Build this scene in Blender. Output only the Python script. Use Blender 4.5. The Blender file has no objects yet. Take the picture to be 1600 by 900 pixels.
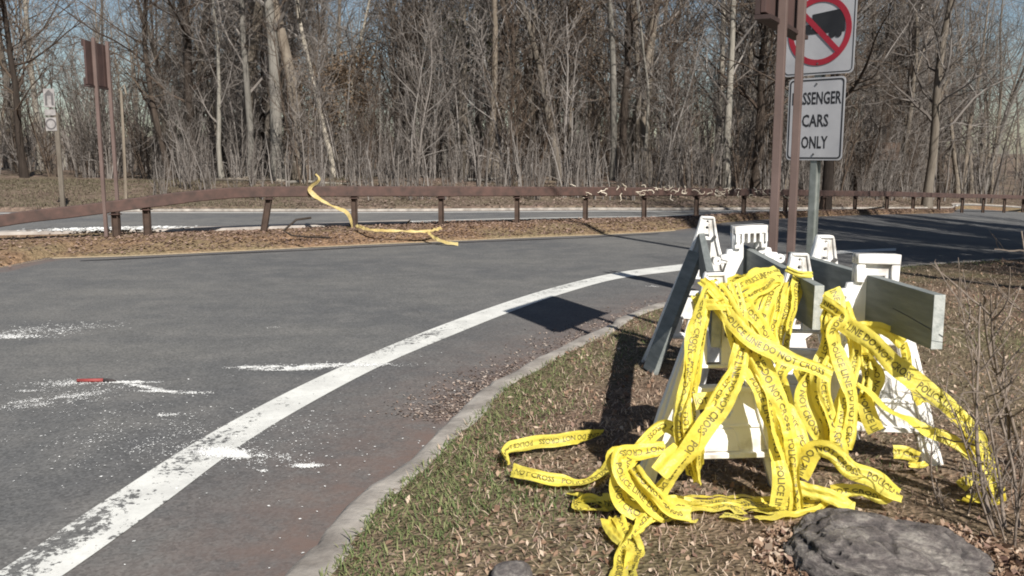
import bpy, bmesh, math, random
import numpy as np
from mathutils import Vector, Matrix, noise as mnoise
random.seed(7); rng = np.random.default_rng(7)
C = bpy.context.scene.collection
R = math.radians
# ------------------------------------------------------------------ camera
CAM_H = 1.6; F = 1400.0; PITCH = R(8.53)
sc = bpy.context.scene
cam = bpy.data.cameras.new('camera'); cam.sensor_width = 36; cam.lens = 36 * F / 1600
cam.clip_end = 3000; cam.clip_start = 0.05
co = bpy.data.objects.new('camera', cam); C.objects.link(co)
co.location = (0, 0, CAM_H); co.rotation_euler = (R(90) - PITCH, 0, 0)
sc.camera = co
# ------------------------------------------------------------------ light
SUN_EL = R(41.4); SUN_AZ = R(23.6)          # shadows fall away from the camera, 23.6 degrees to the left
w = bpy.data.worlds.new('World'); sc.world = w; w.use_nodes = True
nt = w.node_tree; bg = nt.nodes['Background']
sky = nt.nodes.new('ShaderNodeTexSky'); sky.sky_type = 'NISHITA'; sky.sun_disc = False
sky.sun_elevation = SUN_EL; sky.sun_rotation = math.pi - SUN_AZ
sky.air_density = 1.0; sky.dust_density = 0.6
nt.links.new(sky.outputs[0], bg.inputs[0]); bg.inputs[1].default_value = 0.05
sd = bpy.data.lights.new('sun', 'SUN'); sd.energy = 5.0; sd.angle = R(0.5); sd.color = (1, .955, .89)
so = bpy.data.objects.new('sun', sd); C.objects.link(so)
sun_from = Vector((math.sin(SUN_AZ), -math.cos(SUN_AZ), math.tan(SUN_EL)))
so.rotation_euler = sun_from.to_track_quat('Z', 'Y').to_euler(); so.location = (10, -20, 30)
sc.view_settings.view_transform = 'Standard'; sc.view_settings.look = 'None'
sc.view_settings.exposure = 0.63; sc.view_settings.gamma = 1
sc.cycles.filter_width = 1.9

# ------------------------------------------------------------------ terrain functions
def smooth(a, b, x):
    t = np.clip((np.asarray(x, float) - a) / (b - a), 0, 1); return t * t * (3 - 2 * t)
def base(x, y):
    x = np.asarray(x, float); y = np.asarray(y, float)
    sp = np.log1p(np.exp(np.clip((x - 5) / 1.5, -30, 30))) * 1.5
    return -0.071 * np.minimum(sp, 60) * smooth(8, 22, y)
def ray(px, py):
    a = (px - 800) / F; b = -(py - 450) / F
    return Vector((a, math.cos(PITCH) + b * math.sin(PITCH), -math.sin(PITCH) + b * math.cos(PITCH)))
def at(px, py, Y):                        # point of the sight line at forward distance Y
    r = ray(px, py); k = Y / r.y
    return Vector((r.x * k, Y, CAM_H + r.z * k))
def gnd(px, py, off=0.0):                 # where the sight line meets the ground
    r = ray(px, py); lo, hi = 1.0, 140.0
    f = lambda k: CAM_H + r.z * k - float(base(r.x * k, r.y * k)) - off
    for _ in range(50):
        m = (lo + hi) / 2
        if f(m) > 0: lo = m
        else: hi = m
    return Vector((r.x * lo, r.y * lo, CAM_H + r.z * lo))
def resample(pts, n):
    P = np.array([[p[0], p[1]] for p in pts], float)
    # Catmull-Rom then even spacing
    Q = []
    for i in range(len(P) - 1):
        p0 = P[max(i - 1, 0)]; p1 = P[i]; p2 = P[i + 1]; p3 = P[min(i + 2, len(P) - 1)]
        for t in np.linspace(0, 1, 14, endpoint=False):
            Q.append(.5 * ((2 * p1) + (-p0 + p2) * t + (2 * p0 - 5 * p1 + 4 * p2 - p3) * t * t + (-p0 + 3 * p1 - 3 * p2 + p3) * t ** 3))
    Q.append(P[-1]); Q = np.array(Q)
    d = np.r_[0, np.cumsum(np.linalg.norm(np.diff(Q, axis=0), axis=1))]
    s = np.linspace(0, d[-1], n)
    return np.c_[np.interp(s, d, Q[:, 0]), np.interp(s, d, Q[:, 1])], s
def yat(curve, x): return np.interp(x, curve[:, 0], curve[:, 1])

# ------------------------------------------------------------------ object helpers
def mesh_np(name, V, Fc, mats=None, smooth_=False):
    me = bpy.data.meshes.new(name)
    V = np.ascontiguousarray(V, dtype=np.float32); Fc = np.ascontiguousarray(Fc, dtype=np.int32)
    n = Fc.shape[1]
    me.vertices.add(len(V)); me.vertices.foreach_set('co', V.ravel())
    me.loops.add(Fc.size); me.loops.foreach_set('vertex_index', Fc.ravel())
    me.polygons.add(len(Fc)); me.polygons.foreach_set('loop_start', np.arange(len(Fc), dtype=np.int32) * n)
    try: me.polygons.foreach_set('loop_total', np.full(len(Fc), n, dtype=np.int32))
    except Exception: pass
    me.update(calc_edges=True)
    if smooth_: me.polygons.foreach_set('use_smooth', np.ones(len(Fc), dtype=bool))
    for m in (mats or []): me.materials.append(m)
    return me
def link(name, me, parent=None, loc=None):
    o = bpy.data.objects.new(name, me); C.objects.link(o)
    if parent is not None: o.parent = parent
    if loc is not None: o.location = loc
    return o
def tag(o, label=None, cat=None, group=None, kind=None):
    if label: o['label'] = label
    if cat: o['category'] = cat
    if group: o['group'] = group
    if kind: o['kind'] = kind
    return o
def empty(name, loc=(0, 0, 0), rz=0):
    o = bpy.data.objects.new(name, None); C.objects.link(o); o.location = loc; o.rotation_euler = (0, 0, rz)
    o.empty_display_size = .2
    return o
class MB:
    def __init__(s): s.v = []; s.f = []; s.m = []
    def box(s, c, size, rot=None, mi=0):
        hx, hy, hz = size[0] / 2, size[1] / 2, size[2] / 2; b = len(s.v)
        for dx in (-hx, hx):
            for dy in (-hy, hy):
                for dz in (-hz, hz):
                    p = Vector((dx, dy, dz))
                    if rot is not None: p = rot @ p
                    s.v.append(tuple(Vector(c) + p))
        for q in ((0, 1, 3, 2), (4, 6, 7, 5), (0, 4, 5, 1), (2, 3, 7, 6), (0, 2, 6, 4), (1, 5, 7, 3)):
            s.f.append(tuple(b + i for i in q)); s.m.append(mi)
        return s
    def tube(s, pts, rad, n=6, cap=True, mi=0):
        b = len(s.v); k = len(pts)
        prev = None
        for i, p in enumerate(pts):
            p = Vector(p)
            t = (Vector(pts[min(i + 1, k - 1)]) - Vector(pts[max(i - 1, 0)]))
            if t.length < 1e-9: t = Vector((0, 0, 1))
            t.normalize()
            if prev is None:
                prev = t.orthogonal().normalized()
            a = prev - t * prev.dot(t)
            a = a.normalized() if a.length > 1e-6 else t.orthogonal().normalized()
            prev = a; c = t.cross(a); r = rad[i] if hasattr(rad, '__len__') else rad
            for j in range(n):
                th = 2 * math.pi * j / n
                s.v.append(tuple(p + a * (r * math.cos(th)) + c * (r * math.sin(th))))
        for i in range(k - 1):
            for j in range(n):
                s.f.append((b + i * n + j, b + i * n + (j + 1) % n, b + (i + 1) * n + (j + 1) % n, b + (i + 1) * n + j)); s.m.append(mi)
        if cap and n > 2:
            s.f.append(tuple(b + j for j in reversed(range(n)))); s.m.append(mi)
            s.f.append(tuple(b + (k - 1) * n + j for j in range(n))); s.m.append(mi)
        return s
    def mesh(s, name, mats, smooth_=False, bevel=0):
        me = bpy.data.meshes.new(name); me.from_pydata(s.v, [], s.f)
        for m in (mats if isinstance(mats, (list, tuple)) else [mats]): me.materials.append(m)
        if any(s.m): me.polygons.foreach_set('material_index', s.m)
        if bevel:
            bm = bmesh.new(); bm.from_mesh(me)
            bmesh.ops.bevel(bm, geom=bm.edges[:], offset=bevel, segments=2, profile=.6, affect='EDGES', clamp_overlap=True)
            bm.to_mesh(me); bm.free()
        if smooth_: me.polygons.foreach_set('use_smooth', [True] * len(me.polygons))
        me.update(); return me
    def build(s, name, mats, parent=None, smooth_=False, bevel=0, loc=None):
        return link(name, s.mesh(name, mats, smooth_, bevel), parent, loc)

# ------------------------------------------------------------------ materials
def newmat(name):
    m = bpy.data.materials.new(name); m.use_nodes = True
    n = m.node_tree; return m, n, n.nodes['Principled BSDF']
def N(n, t, **kw):
    x = n.nodes.new(t)
    for k, v in kw.items():
        if k.startswith('i_'):
            key = k[2:]; x.inputs[int(key) if key.isdigit() else key].default_value = v
        else: setattr(x, k, v)
    return x
def ramp(n, src, stops, interp='LINEAR'):
    r = n.nodes.new('ShaderNodeValToRGB'); cr = r.color_ramp; cr.interpolation = interp
    while len(cr.elements) < len(stops): cr.elements.new(.5)
    for e, (p, c) in zip(cr.elements, stops):
        e.position = p; e.color = c if len(c) == 4 else (*c, 1)
    n.links.new(src, r.inputs[0]); return r.outputs[0]
def mixc(n, fac, a, b, mode='MIX'):
    x = n.nodes.new('ShaderNodeMix'); x.data_type = 'RGBA'; x.blend_type = mode
    for sck, val in ((x.inputs['Factor'], fac), (x.inputs[6], a), (x.inputs[7], b)):
        if hasattr(val, 'links'): n.links.new(val, sck)
        else: sck.default_value = val if not isinstance(val, tuple) or len(val) == 4 else (*val, 1)
    return x.outputs[2]
def coords(n, kind='Object', scale=None):
    t = n.nodes.new('ShaderNodeTexCoord'); o = t.outputs[kind]
    if scale is not None:
        mp = n.nodes.new('ShaderNodeMapping'); n.links.new(o, mp.inputs[0]); mp.inputs['Scale'].default_value = scale; o = mp.outputs[0]
    return o
def noisef(n, co_, scale, detail=4, rough=.55):
    x = N(n, 'ShaderNodeTexNoise', i_Scale=scale, i_Detail=detail, i_Roughness=rough); n.links.new(co_, x.inputs['Vector']); return x.outputs[0]
def bump(n, p, h, strength=.3, dist=.01):
    b = N(n, 'ShaderNodeBump', i_Strength=strength, i_Distance=dist); n.links.new(h, b.inputs['Height']); n.links.new(b.outputs[0], p.inputs['Normal'])
def simple(name, c1, c2, scale=8, rough=.8, bmp=.2, bdist=.005, metal=0, detail=5, stretch=None, kind='Object', lo=.3, hi=.7):
    m, n, p = newmat(name); co_ = coords(n, kind, stretch)
    f = noisef(n, co_, scale, detail)
    n.links.new(ramp(n, f, [(lo, c1), (hi, c2)]), p.inputs['Base Color'])
    p.inputs['Roughness'].default_value = rough; p.inputs['Metallic'].default_value = metal
    if bmp: bump(n, p, noisef(n, co_, scale * 4, 4), bmp, bdist)
    return m
def island_mat(name, cols, rough=.85, trans=0.0, spec=.3):
    m, n, p = newmat(name)
    g = n.nodes.new('ShaderNodeNewGeometry')
    k = len(cols)
    n.links.new(ramp(n, g.outputs['Random Per Island'], [((i + .5) / k, c) for i, c in enumerate(cols)]), p.inputs['Base Color'])
    p.inputs['Roughness'].default_value = rough; p.inputs['Specular IOR Level'].default_value = spec
    if trans:
        t = n.nodes.new('ShaderNodeBsdfTranslucent'); mx = n.nodes.new('ShaderNodeMixShader'); mx.inputs[0].default_value = trans
        n.links.new(p.inputs['Base Color'].links[0].from_socket, t.inputs[0])
        n.links.new(p.outputs[0], mx.inputs[1]); n.links.new(t.outputs[0], mx.inputs[2])
        n.links.new(mx.outputs[0], n.nodes['Material Output'].inputs[0])
    return m

def asphalt_nodes(n, tone=1.0):
    co_ = coords(n)
    big = noisef(n, co_, .35, 5, .6); mid = noisef(n, co_, 2.2, 6, .65); fine = noisef(n, co_, 60, 4, .7)
    c = ramp(n, big, [(.35, (.078 * tone, .080 * tone, .083 * tone)), (.65, (.122 * tone, .120 * tone, .114 * tone))])
    st = noisef(n, coords(n, 'Object', (.25, 2.2, 1)), 1.1, 6, .65)
    c = mixc(n, ramp(n, st, [(.45, (0, 0, 0)), (.68, (.6, .6, .6))]), c, (.078 * tone, .08 * tone, .082 * tone))
    c = mixc(n, ramp(n, mid, [(.45, (0, 0, 0)), (.75, (.6, .6, .6))]), c, (.155 * tone, .150 * tone, .142 * tone))
    v = N(n, 'ShaderNodeTexVoronoi', i_Scale=70.0); n.links.new(co_, v.inputs['Vector'])
    sp = ramp(n, v.outputs['Color'], [(.15, (.75, .75, .75)), (.85, (1.26, 1.25, 1.24))])
    c = mixc(n, 1.0, c, sp, 'MULTIPLY')
    c = mixc(n, 1.0, c, ramp(n, fine, [(.3, (.84, .84, .84)), (.7, (1.16, 1.16, 1.15))]), 'MULTIPLY')
    # pale loose grit
    v2 = N(n, 'ShaderNodeTexVoronoi', i_Scale=26.0); n.links.new(co_, v2.inputs['Vector'])
    g = ramp(n, v2.outputs['Distance'], [(.08, (1, 1, 1)), (.16, (0, 0, 0))])
    sel = ramp(n, v2.outputs['Color'], [(.82, (0, 0, 0)), (.86, (1, 1, 1))])
    c = mixc(n, mixc(n, 1.0, g, sel, 'MULTIPLY'), c, (.3, .29, .27))
    return co_, c, mid, v.outputs['Distance']
def make_asphalt(name, tone=1.0):
    m, n, p = newmat(name); co_, c, mid, vd = asphalt_nodes(n, tone)
    at_ = N(n, 'ShaderNodeAttribute', attribute_name='dirt')
    dn = noisef(n, co_, 5, 6, .7)
    mul = N(n, 'ShaderNodeMath', operation='MULTIPLY'); n.links.new(at_.outputs['Fac'], mul.inputs[0]); n.links.new(ramp(n, dn, [(.28, (.1, .1, .1)), (.6, (1, 1, 1))]), mul.inputs[1])
    c = mixc(n, mul.outputs[0], c, (.135, .095, .080))
    # fine cracks
    wv = N(n, 'ShaderNodeTexVoronoi', i_Scale=.33, feature='DISTANCE_TO_EDGE')
    dis = noisef(n, co_, 1.5, 5, .7); vm = N(n, 'ShaderNodeVectorMath', operation='ADD'); n.links.new(co_, vm.inputs[0])
    cmb = N(n, 'ShaderNodeCombineXYZ'); n.links.new(dis, cmb.inputs[0]); n.links.new(dn, cmb.inputs[1]); n.links.new(cmb.outputs[0], vm.inputs[1]); n.links.new(vm.outputs[0], wv.inputs['Vector'])
    ck = ramp(n, wv.outputs['Distance'], [(.0, (.45, .45, .45)), (.0022, (0, 0, 0))])
    c = mixc(n, ck, c, (.05, .05, .05))
    n.links.new(c, p.inputs['Base Color']); p.inputs['Roughness'].default_value = .88; p.inputs['Specular IOR Level'].default_value = .35
    bump(n, p, vd, .2, .003)
    return m
M = {}
M['asphalt'] = make_asphalt('asphalt'); M['asphalt_far'] = make_asphalt('asphalt_far', 1.12)
def make_paint(name, wear):
    m, n, p = newmat(name); co_, c, mid, vd = asphalt_nodes(n)
    uv = N(n, 'ShaderNodeUVMap'); sx = N(n, 'ShaderNodeSeparateXYZ'); n.links.new(uv.outputs[0], sx.inputs[0])
    at_ = N(n, 'ShaderNodeAttribute', attribute_name='wear')
    w1 = noisef(n, coords(n, 'Object'), 22, 8, .78); w2 = noisef(n, coords(n, 'Object'), 4, 3, .6)
    # chance = wear attribute * edge factor
    ed = ramp(n, sx.outputs[0], [(0.0, (.42, .42, .42)), (.10, (.40, .40, .40)), (.22, (.62, .62, .62)), (.55, (.40, .40, .40)), (.75, (.08, .08, .08)), (1, (.2, .2, .2))])
    a = N(n, 'ShaderNodeMath', operation='MULTIPLY'); n.links.new(at_.outputs['Fac'], a.inputs[0]); n.links.new(ed, a.inputs[1])
    b = N(n, 'ShaderNodeMath', operation='MULTIPLY_ADD'); n.links.new(w2, b.inputs[0]); b.inputs[1].default_value = .35; n.links.new(w1, b.inputs[2])
    s = N(n, 'ShaderNodeMath', operation='MULTIPLY_ADD'); n.links.new(a.outputs[0], s.inputs[0]); s.inputs[1].default_value = .40; n.links.new(b.outputs[0], s.inputs[2])
    f = ramp(n, s.outputs[0], [(.79, (0, 0, 0)), (.83, (1, 1, 1))])
    pc = ramp(n, noisef(n, co_, 3, 6, .7), [(.3, (.46, .46, .435)), (.7, (.66, .66, .62))])
    pc = mixc(n, 1.0, pc, ramp(n, w1, [(.3, (.84, .84, .84)), (.6, (1.02, 1.02, 1.02))]), 'MULTIPLY')
    n.links.new(mixc(n, f, pc, c), p.inputs['Base Color']); p.inputs['Roughness'].default_value = .8
    bump(n, p, w1, .25, .003)
    return m
M['paint'] = make_paint('worn_white_paint', 1)
M['yellow_paint'] = simple('faded_yellow_paint', (.42, .33, .2), (.62, .5, .32), 14, .85)
M['concrete'] = simple('concrete', (.15, .132, .115), (.37, .34, .30), 5, .92, .8, .01, detail=11)
M['concrete_far'] = simple('pale_concrete', (.2, .175, .155), (.36, .325, .29), 3, .92, .3)
def make_soil(name, cols, scale=3.0, bs=.6, bd=.03):
    m, n, p = newmat(name); co_ = coords(n)
    a = noisef(n, co_, scale, 8, .7); b = noisef(n, co_, .45, 4, .6)
    sxyz = N(n, 'ShaderNodeSeparateXYZ'); n.links.new(co_, sxyz.inputs[0])
    v = N(n, 'ShaderNodeTexVoronoi', i_Scale=scale * 7); n.links.new(co_, v.inputs['Vector'])
    c = ramp(n, a, [(.3, cols[0]), (.5, cols[1]), (.72, cols[2])])
    c = mixc(n, ramp(n, b, [(.42, (0, 0, 0)), (.62, (.8, .8, .8))]), c, cols[3])
    c = mixc(n, 1.0, c, ramp(n, v.outputs['Color'], [(.1, (.6, .58, .55)), (.9, (1.4, 1.36, 1.3))]), 'MULTIPLY')
    n.links.new(c, p.inputs['Base Color']); p.inputs['Roughness'].default_value = .95; p.inputs['Specular IOR Level'].default_value = .15
    bump(n, p, v.outputs['Distance'], bs, bd)
    return m
M['verge'] = make_soil('verge_soil', [(.075, .053, .039), (.15, .108, .08), (.23, .172, .13), (.115, .105, .06)], 6, .8, .02)
M['median'] = make_soil('median_soil', [(.10, .065, .043), (.19, .125, .08), (.30, .20, .13), (.17, .14, .085)], 4, .6, .03)
M['forest_floor'] = make_soil('forest_floor', [(.09, .068, .054), (.14, .105, .085), (.19, .145, .12), (.125, .105, .075)], 1.2, .6, .06)
M['rust'] = simple('weathered_rust_steel', (.042, .026, .021), (.092, .05, .04), 7, .75, .15, stretch=(1, 1, 1), detail=7)
M['post'] = simple('dark_weathered_steel', (.035, .022, .016), (.08, .05, .036), 7, .85, .3)
M['brown'] = simple('brown_painted_metal', (.105, .072, .062), (.145, .10, .088), 4, .6, .08)
M['brown_panel'] = simple('brown_sign_back', (.05, .029, .025), (.078, .043, .037), 4, .7, .1)
M['brown_dark'] = simple('dark_brown_edge', (.03, .018, .016), (.05, .028, .024), 6, .7, .1)
M['galv'] = simple('galvanised_steel', (.2, .22, .2), (.33, .35, .33), 9, .5, .1, metal=.5)
M['sign_white'] = simple('sign_face_white', (.34, .34, .355), (.45, .45, .46), 3, .5, .03, detail=8)
M['sign_black'] = simple('sign_black', (.012, .012, .014), (.025, .025, .027), 5, .5, 0)
M['sign_red'] = simple('sign_red', (.26, .012, .025), (.34, .02, .035), 5, .5, 0)
M['plastic'] = simple('white_moulded_plastic', (.42, .39, .35), (.82, .81, .78), 7, .45, .15, .004, detail=12, lo=.3, hi=.5)
M['board'] = simple('grey_board', (.115, .13, .125), (.21, .225, .215), 4, .75, .35, .004, stretch=(8, 1, 8), detail=10)
M['board_end'] = simple('pale_board_end', (.27, .29, .27), (.46, .47, .44), 30, .9, .6, .004)  # board ends, paler than the long faces
M['bolt'] = simple('bolt_steel', (.1, .1, .1), (.25, .24, .23), 12, .5, 0, metal=.8)
def make_tape(name, c1, c2):
    m, n, p = newmat(name); co_ = coords(n)
    f = noisef(n, co_, 4, 6, .65)
    c = ramp(n, f, [(.3, c1), (.7, c2)])
    n.links.new(c, p.inputs['Base Color']); p.inputs['Roughness'].default_value = .42; p.inputs['Specular IOR Level'].default_value = .4
    a = noisef(n, co_, 35, 3, .6); bump(n, p, a, .7, .008)
    t = n.nodes.new('ShaderNodeBsdfTranslucent'); mx = n.nodes.new('ShaderNodeMixShader'); mx.inputs[0].default_value = .42
    n.links.new(c, t.inputs[0]); n.links.new(p.outputs[0], mx.inputs[1]); n.links.new(t.outputs[0], mx.inputs[2]); n.links.new(mx.outputs[0], n.nodes['Material Output'].inputs[0])
    return m
M['tape'] = make_tape('yellow_plastic_tape', (.80, .65, .07), (.88, .79, .18))
M['tape_far'] = make_tape('faded_yellow_tape', (.62, .46, .16), (.78, .66, .32))
M['ink'] = simple('black_print', (.06, .05, .012), (.22, .18, .04), 20, .5, 0)
def make_bark(name, c1, c2, sc_=6):
    m, n, p = newmat(name); co_ = coords(n, 'Object', (1, 1, .18))
    a = noisef(n, co_, sc_, 6, .7)
    c = ramp(n, a, [(.3, c1), (.7, c2)])
    oi = N(n, 'ShaderNodeObjectInfo')
    c = mixc(n, 1.0, c, ramp(n, oi.outputs['Random'], [(0, (.6, .6, .62)), (.5, (1, 1, 1)), (1, (1.5, 1.45, 1.38))]), 'MULTIPLY')
    n.links.new(c, p.inputs['Base Color']); p.inputs['Roughness'].default_value = .95; p.inputs['Specular IOR Level'].default_value = .1
    bump(n, p, a, .7, .04)
    return m
M['bark'] = make_bark('grey_brown_bark', (.09, .075, .06), (.20, .175, .145))
M['bark_pale'] = make_bark('pale_bark', (.15, .14, .12), (.29, .27, .235))
M['bark_dark'] = make_bark('dark_bark', (.03, .024, .02), (.07, .056, .046))
M['twig'] = island_mat('twig_bark', [(.085, .073, .064), (.13, .114, .102), (.175, .157, .142), (.225, .205, .188)], .95, spec=.1)
M['twig_dark'] = island_mat('dark_twigs', [(.04, .03, .024), (.08, .06, .047), (.12, .092, .07)], .95, spec=.1)
M['beech'] = island_mat('clinging_brown_leaves', [(.12, .085, .055), (.18, .125, .08), (.235, .165, .105)], .8, .3)
M['green'] = island_mat('dark_evergreen_leaves', [(.045, .05, .022), (.07, .07, .03), (.09, .085, .04)], .8, .2)
M['leaf'] = island_mat('fallen_leaves', [(.13, .075, .05), (.21, .13, .085), (.29, .195, .13), (.38, .27, .19), (.19, .115, .09), (.48, .38, .29)], .8, .15)
M['field'] = island_mat('dull_field_grass', [(.075, .07, .042), (.115, .10, .066), (.16, .135, .09), (.11, .10, .06)], .9, .15)
M['leaf_mid'] = island_mat('island_leaves_brown', [(.12, .078, .06), (.17, .112, .085), (.22, .15, .115), (.28, .20, .155)], .9, .1)
M['leaf_pale'] = island_mat('pale_fallen_leaves', [(.12, .082, .065), (.16, .115, .093), (.20, .148, .12), (.26, .20, .165)], .9, .1)
M['dry'] = island_mat('dry_grass', [(.15, .10, .075), (.27, .19, .14), (.38, .28, .21), (.50, .40, .30)], .85, .15)
M['blade'] = island_mat('green_grass', [(.08, .115, .04), (.12, .16, .055), (.17, .20, .08), (.23, .235, .11)], .7, .25)
M['powder'] = island_mat('white_powder_or_sun', [(.55, .55, .53), (.68, .68, .66), (.8, .8, .78)], .9)  # powder flakes, also the white of the sunlight patch on the far road
M['grit'] = island_mat('gutter_grit', [(.07, .05, .04), (.14, .10, .08), (.22, .17, .14), (.32, .27, .23)], .9)
def make_rock(name, c1, c2, c3):
    m, n, p = newmat(name); co_ = coords(n, 'Object', (1.4, 1.4, 15))
    a = noisef(n, co_, 3.2, 9, .75); b = noisef(n, coords(n), 28, 6, .7)
    c = ramp(n, a, [(.32, c1), (.47, c2), (.68, c3)])
    c = mixc(n, 1.0, c, ramp(n, b, [(.3, (.65, .65, .66)), (.7, (1.35, 1.33, 1.3))]), 'MULTIPLY')
    at_ = N(n, 'ShaderNodeAttribute', attribute_name='crack'); c = mixc(n, ramp(n, at_.outputs['Fac'], [(.15, (0, 0, 0)), (.8, (.85, .85, .85))]), c, (.03, .026, .026))
    n.links.new(c, p.inputs['Base Color']); p.inputs['Roughness'].default_value = .92
    mx = N(n, 'ShaderNodeMath', operation='ADD'); n.links.new(a, mx.inputs[0]); n.links.new(b, mx.inputs[1])
    bump(n, p, mx.outputs[0], .9, .02)
    return m
M['rock'] = make_rock('banded_grey_rock', (.03, .024, .024), (.115, .10, .095), (.37, .345, .305))
M['rock_dark'] = make_rock('dark_rock', (.03, .028, .026), (.07, .066, .06), (.13, .12, .11))

# ------------------------------------------------------------------ ground curves
kerb_px = [(440, 900), (536, 788), (618, 722), (680, 668), (764, 596), (803, 577), (860, 546), (943, 507), (970, 492), (1027, 473), (1100, 455), (1180, 440), (1290, 425), (1400, 414), (1500, 407), (1600, 402)]
kp = [gnd(x, y, .13) for x, y in kerb_px]
d0 = (kp[0] - kp[1]); d0.z = 0; d0.normalize()
pre = [kp[0] + d0 * t + Vector((-.012 * t * t, 0, 0)) for t in (9, 6, 4, 2.5, 1.2)]
dl = (kp[-1] - kp[-2]); dl.z = 0; dl.normalize()
post = [kp[-1] + dl * t + Vector((0, -.004 * t * t, 0)) for t in (6, 14, 28)]
KC, KS = resample(pre + kp + post, 620)                       # road-side top edge of the kerb
KT = np.gradient(KC, axis=0); KT /= np.linalg.norm(KT, axis=1)[:, None]
KN = np.c_[KT[:, 1], -KT[:, 0]]                                # toward the grass
def kerb_dist(x, y):                                           # positive on the grass side
    P = np.c_[np.ravel(x), np.ravel(y)]; out = np.empty(len(P))
    for i0 in range(0, len(P), 8000):
        Q = P[i0:i0 + 8000]; D = ((Q[:, None, :] - KC[None]) ** 2).sum(2); j = D.argmin(1)
        dv = Q - KC[j]; out[i0:i0 + 8000] = (dv * KN[j]).sum(1)
    return out.reshape(np.shape(x))
def fbm(x, y, f, seed=0):
    # cheap smooth value noise
    x = np.asarray(x) * f + seed * 17.3; y = np.asarray(y) * f - seed * 9.1
    return (np.sin(x * 1.7 + np.sin(y * 1.3)) * .5 + np.sin(y * 2.1 + 1.3 * np.sin(x * .9 + 2)) * .3 + np.sin((x + y) * 3.7 + np.sin(x * 2.9)) * .2)
def zverge(x, y, kd=None):
    if kd is None: kd = kerb_dist(x, y)
    return base(x, y) + .125 + np.clip((kd - .15) * .018, 0, .07) + .012 * fbm(x, y, 2.2, 1) * smooth(.15, .6, kd) + .006 * fbm(x, y, 7, 2) * smooth(.15, .4, kd)
mn, _ = resample([(-45, 11.6)] + [gnd(x, y, .0) for x, y in [(-400, 432), (0, 406), (200, 399), (400, 390), (560, 382), (700, 376), (860, 369), (960, 365), (1060, 359), (1130, 348), (1200, 342.5), (1340, 336), (1480, 333), (1600, 331.5)]] + [(60, 46)], 240)
mf, _ = resample([(-45, 14.9)] + [gnd(x, y, .0) for x, y in [(-400, 386), (0, 376), (200, 371), (400, 367), (560, 360), (700, 355), (860, 351), (960, 349), (1060, 347), (1200, 340), (1340, 334), (1480, 331), (1600, 328.5)]] + [(60, 50)], 240)
ff, _ = resample([(-70, 25)] + [gnd(x, y, .0) for x, y in [(-300, 331), (0, 331), (300, 330), (600, 330), (900, 328), (1060, 328), (1200, 327), (1340, 326), (1480, 325), (1600, 324)]] + [(80, 62)], 240)
XS = np.unique(np.r_[np.linspace(-60, -10, 40), np.linspace(-10, 10, 160), np.linspace(10, 60, 60)])
def loft(name, lower, upper, rows, mat, off=0.0, xs=XS, kind='structure', prof=None, jitter=0):
    V = []; nr = len(rows)
    for x in xs:
        a, b = lower(x), upper(x)
        for r in rows:
            y = a + (b - a) * r; z = float(base(x, y)) + off + (prof(x, y, r) if prof else 0)
            V.append((x, y, z))
    V = np.array(V); n = len(xs); i = np.arange(n - 1)[:, None] * nr + np.arange(nr - 1)[None]
    Fc = np.stack([i, i + nr, i + nr + 1, i + 1], -1).reshape(-1, 4)
    me = mesh_np(name, V, Fc, [mat], True); o = link(name, me); tag(o, kind=kind); return o, V
medmid = lambda x: .5 * (yat(mn, x) + yat(mf, x))
o, V = loft('ramp_road', lambda x: -14.0, medmid, np.r_[np.linspace(0, .5, 30), np.linspace(.505, 1, 110)], M['asphalt'])
kd = kerb_dist(V[:, 0], V[:, 1]); md = yat(mn, V[:, 0]) - V[:, 1]
dirt = np.clip(np.exp(-(np.clip(-kd, 0, 9) / .62) ** 1.4) * 1.0 + np.exp(-np.clip(md, 0, 9) / .25) * .8, 0, 1)
a_ = o.data.attributes.new('dirt', 'FLOAT', 'POINT'); a_.data.foreach_set('value', dirt.astype(np.float32))
o, V = loft('far_road', medmid, lambda x: yat(ff, x), np.linspace(0, 1, 30), M['asphalt_far'])
d2 = yat(ff, V[:, 0]) - V[:, 1]; d3 = V[:, 1] - yat(mf, V[:, 0])
a_ = o.data.attributes.new('dirt', 'FLOAT', 'POINT'); a_.data.foreach_set('value', np.clip(np.exp(-np.abs(d2) / .4) + np.exp(-np.abs(d3) / .3), 0, 1).astype(np.float32) * .9)
# forest floor / far land: one sheet running under everything to the horizon
gx = np.r_[-900, -500, -300, -200, np.linspace(-140, 140, 141), 200, 300, 500, 900]
def yrow(x):
    f = yat(ff, np.clip(x, -70, 80)); return f
rows = np.r_[-60, -20, -1.0, -.05, 0, .3, .8, 1.6, np.linspace(3, 60, 58), 75, 95, 130, 200, 400, 900]
V = []
def zfar(x, dy):
    y = yrow(x) + dy
    b = base(x, y)
    up = .10 * smooth(0, .25, dy) + .35 * smooth(.5, 9, dy) + .02 * fbm(x, y, .9, 3) * smooth(.3, 3, dy) * 3 + .12 * fbm(x, y, .12, 5) * smooth(3, 12, dy)
    up = up * np.where(dy > 0, 1, 0) + smooth(50, 130, dy) * 4.0
    return np.where(dy <= 0, -.25 + b, b + up)
for x in gx:
    for r in rows:
        dy = r; V.append((x, float(yrow(x)) + dy, float(zfar(x, dy))))
V = np.array(V); nr = len(rows); i = np.arange(len(gx) - 1)[:, None] * nr + np.arange(nr - 1)[None]
tag(link('ground', mesh_np('ground', V, np.stack([i, i + nr, i + nr + 1, i + 1], -1).reshape(-1, 4), [M['forest_floor']], True)), kind='structure')
def zland(x, y): return float(zfar(x, y - float(yrow(x))))
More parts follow.
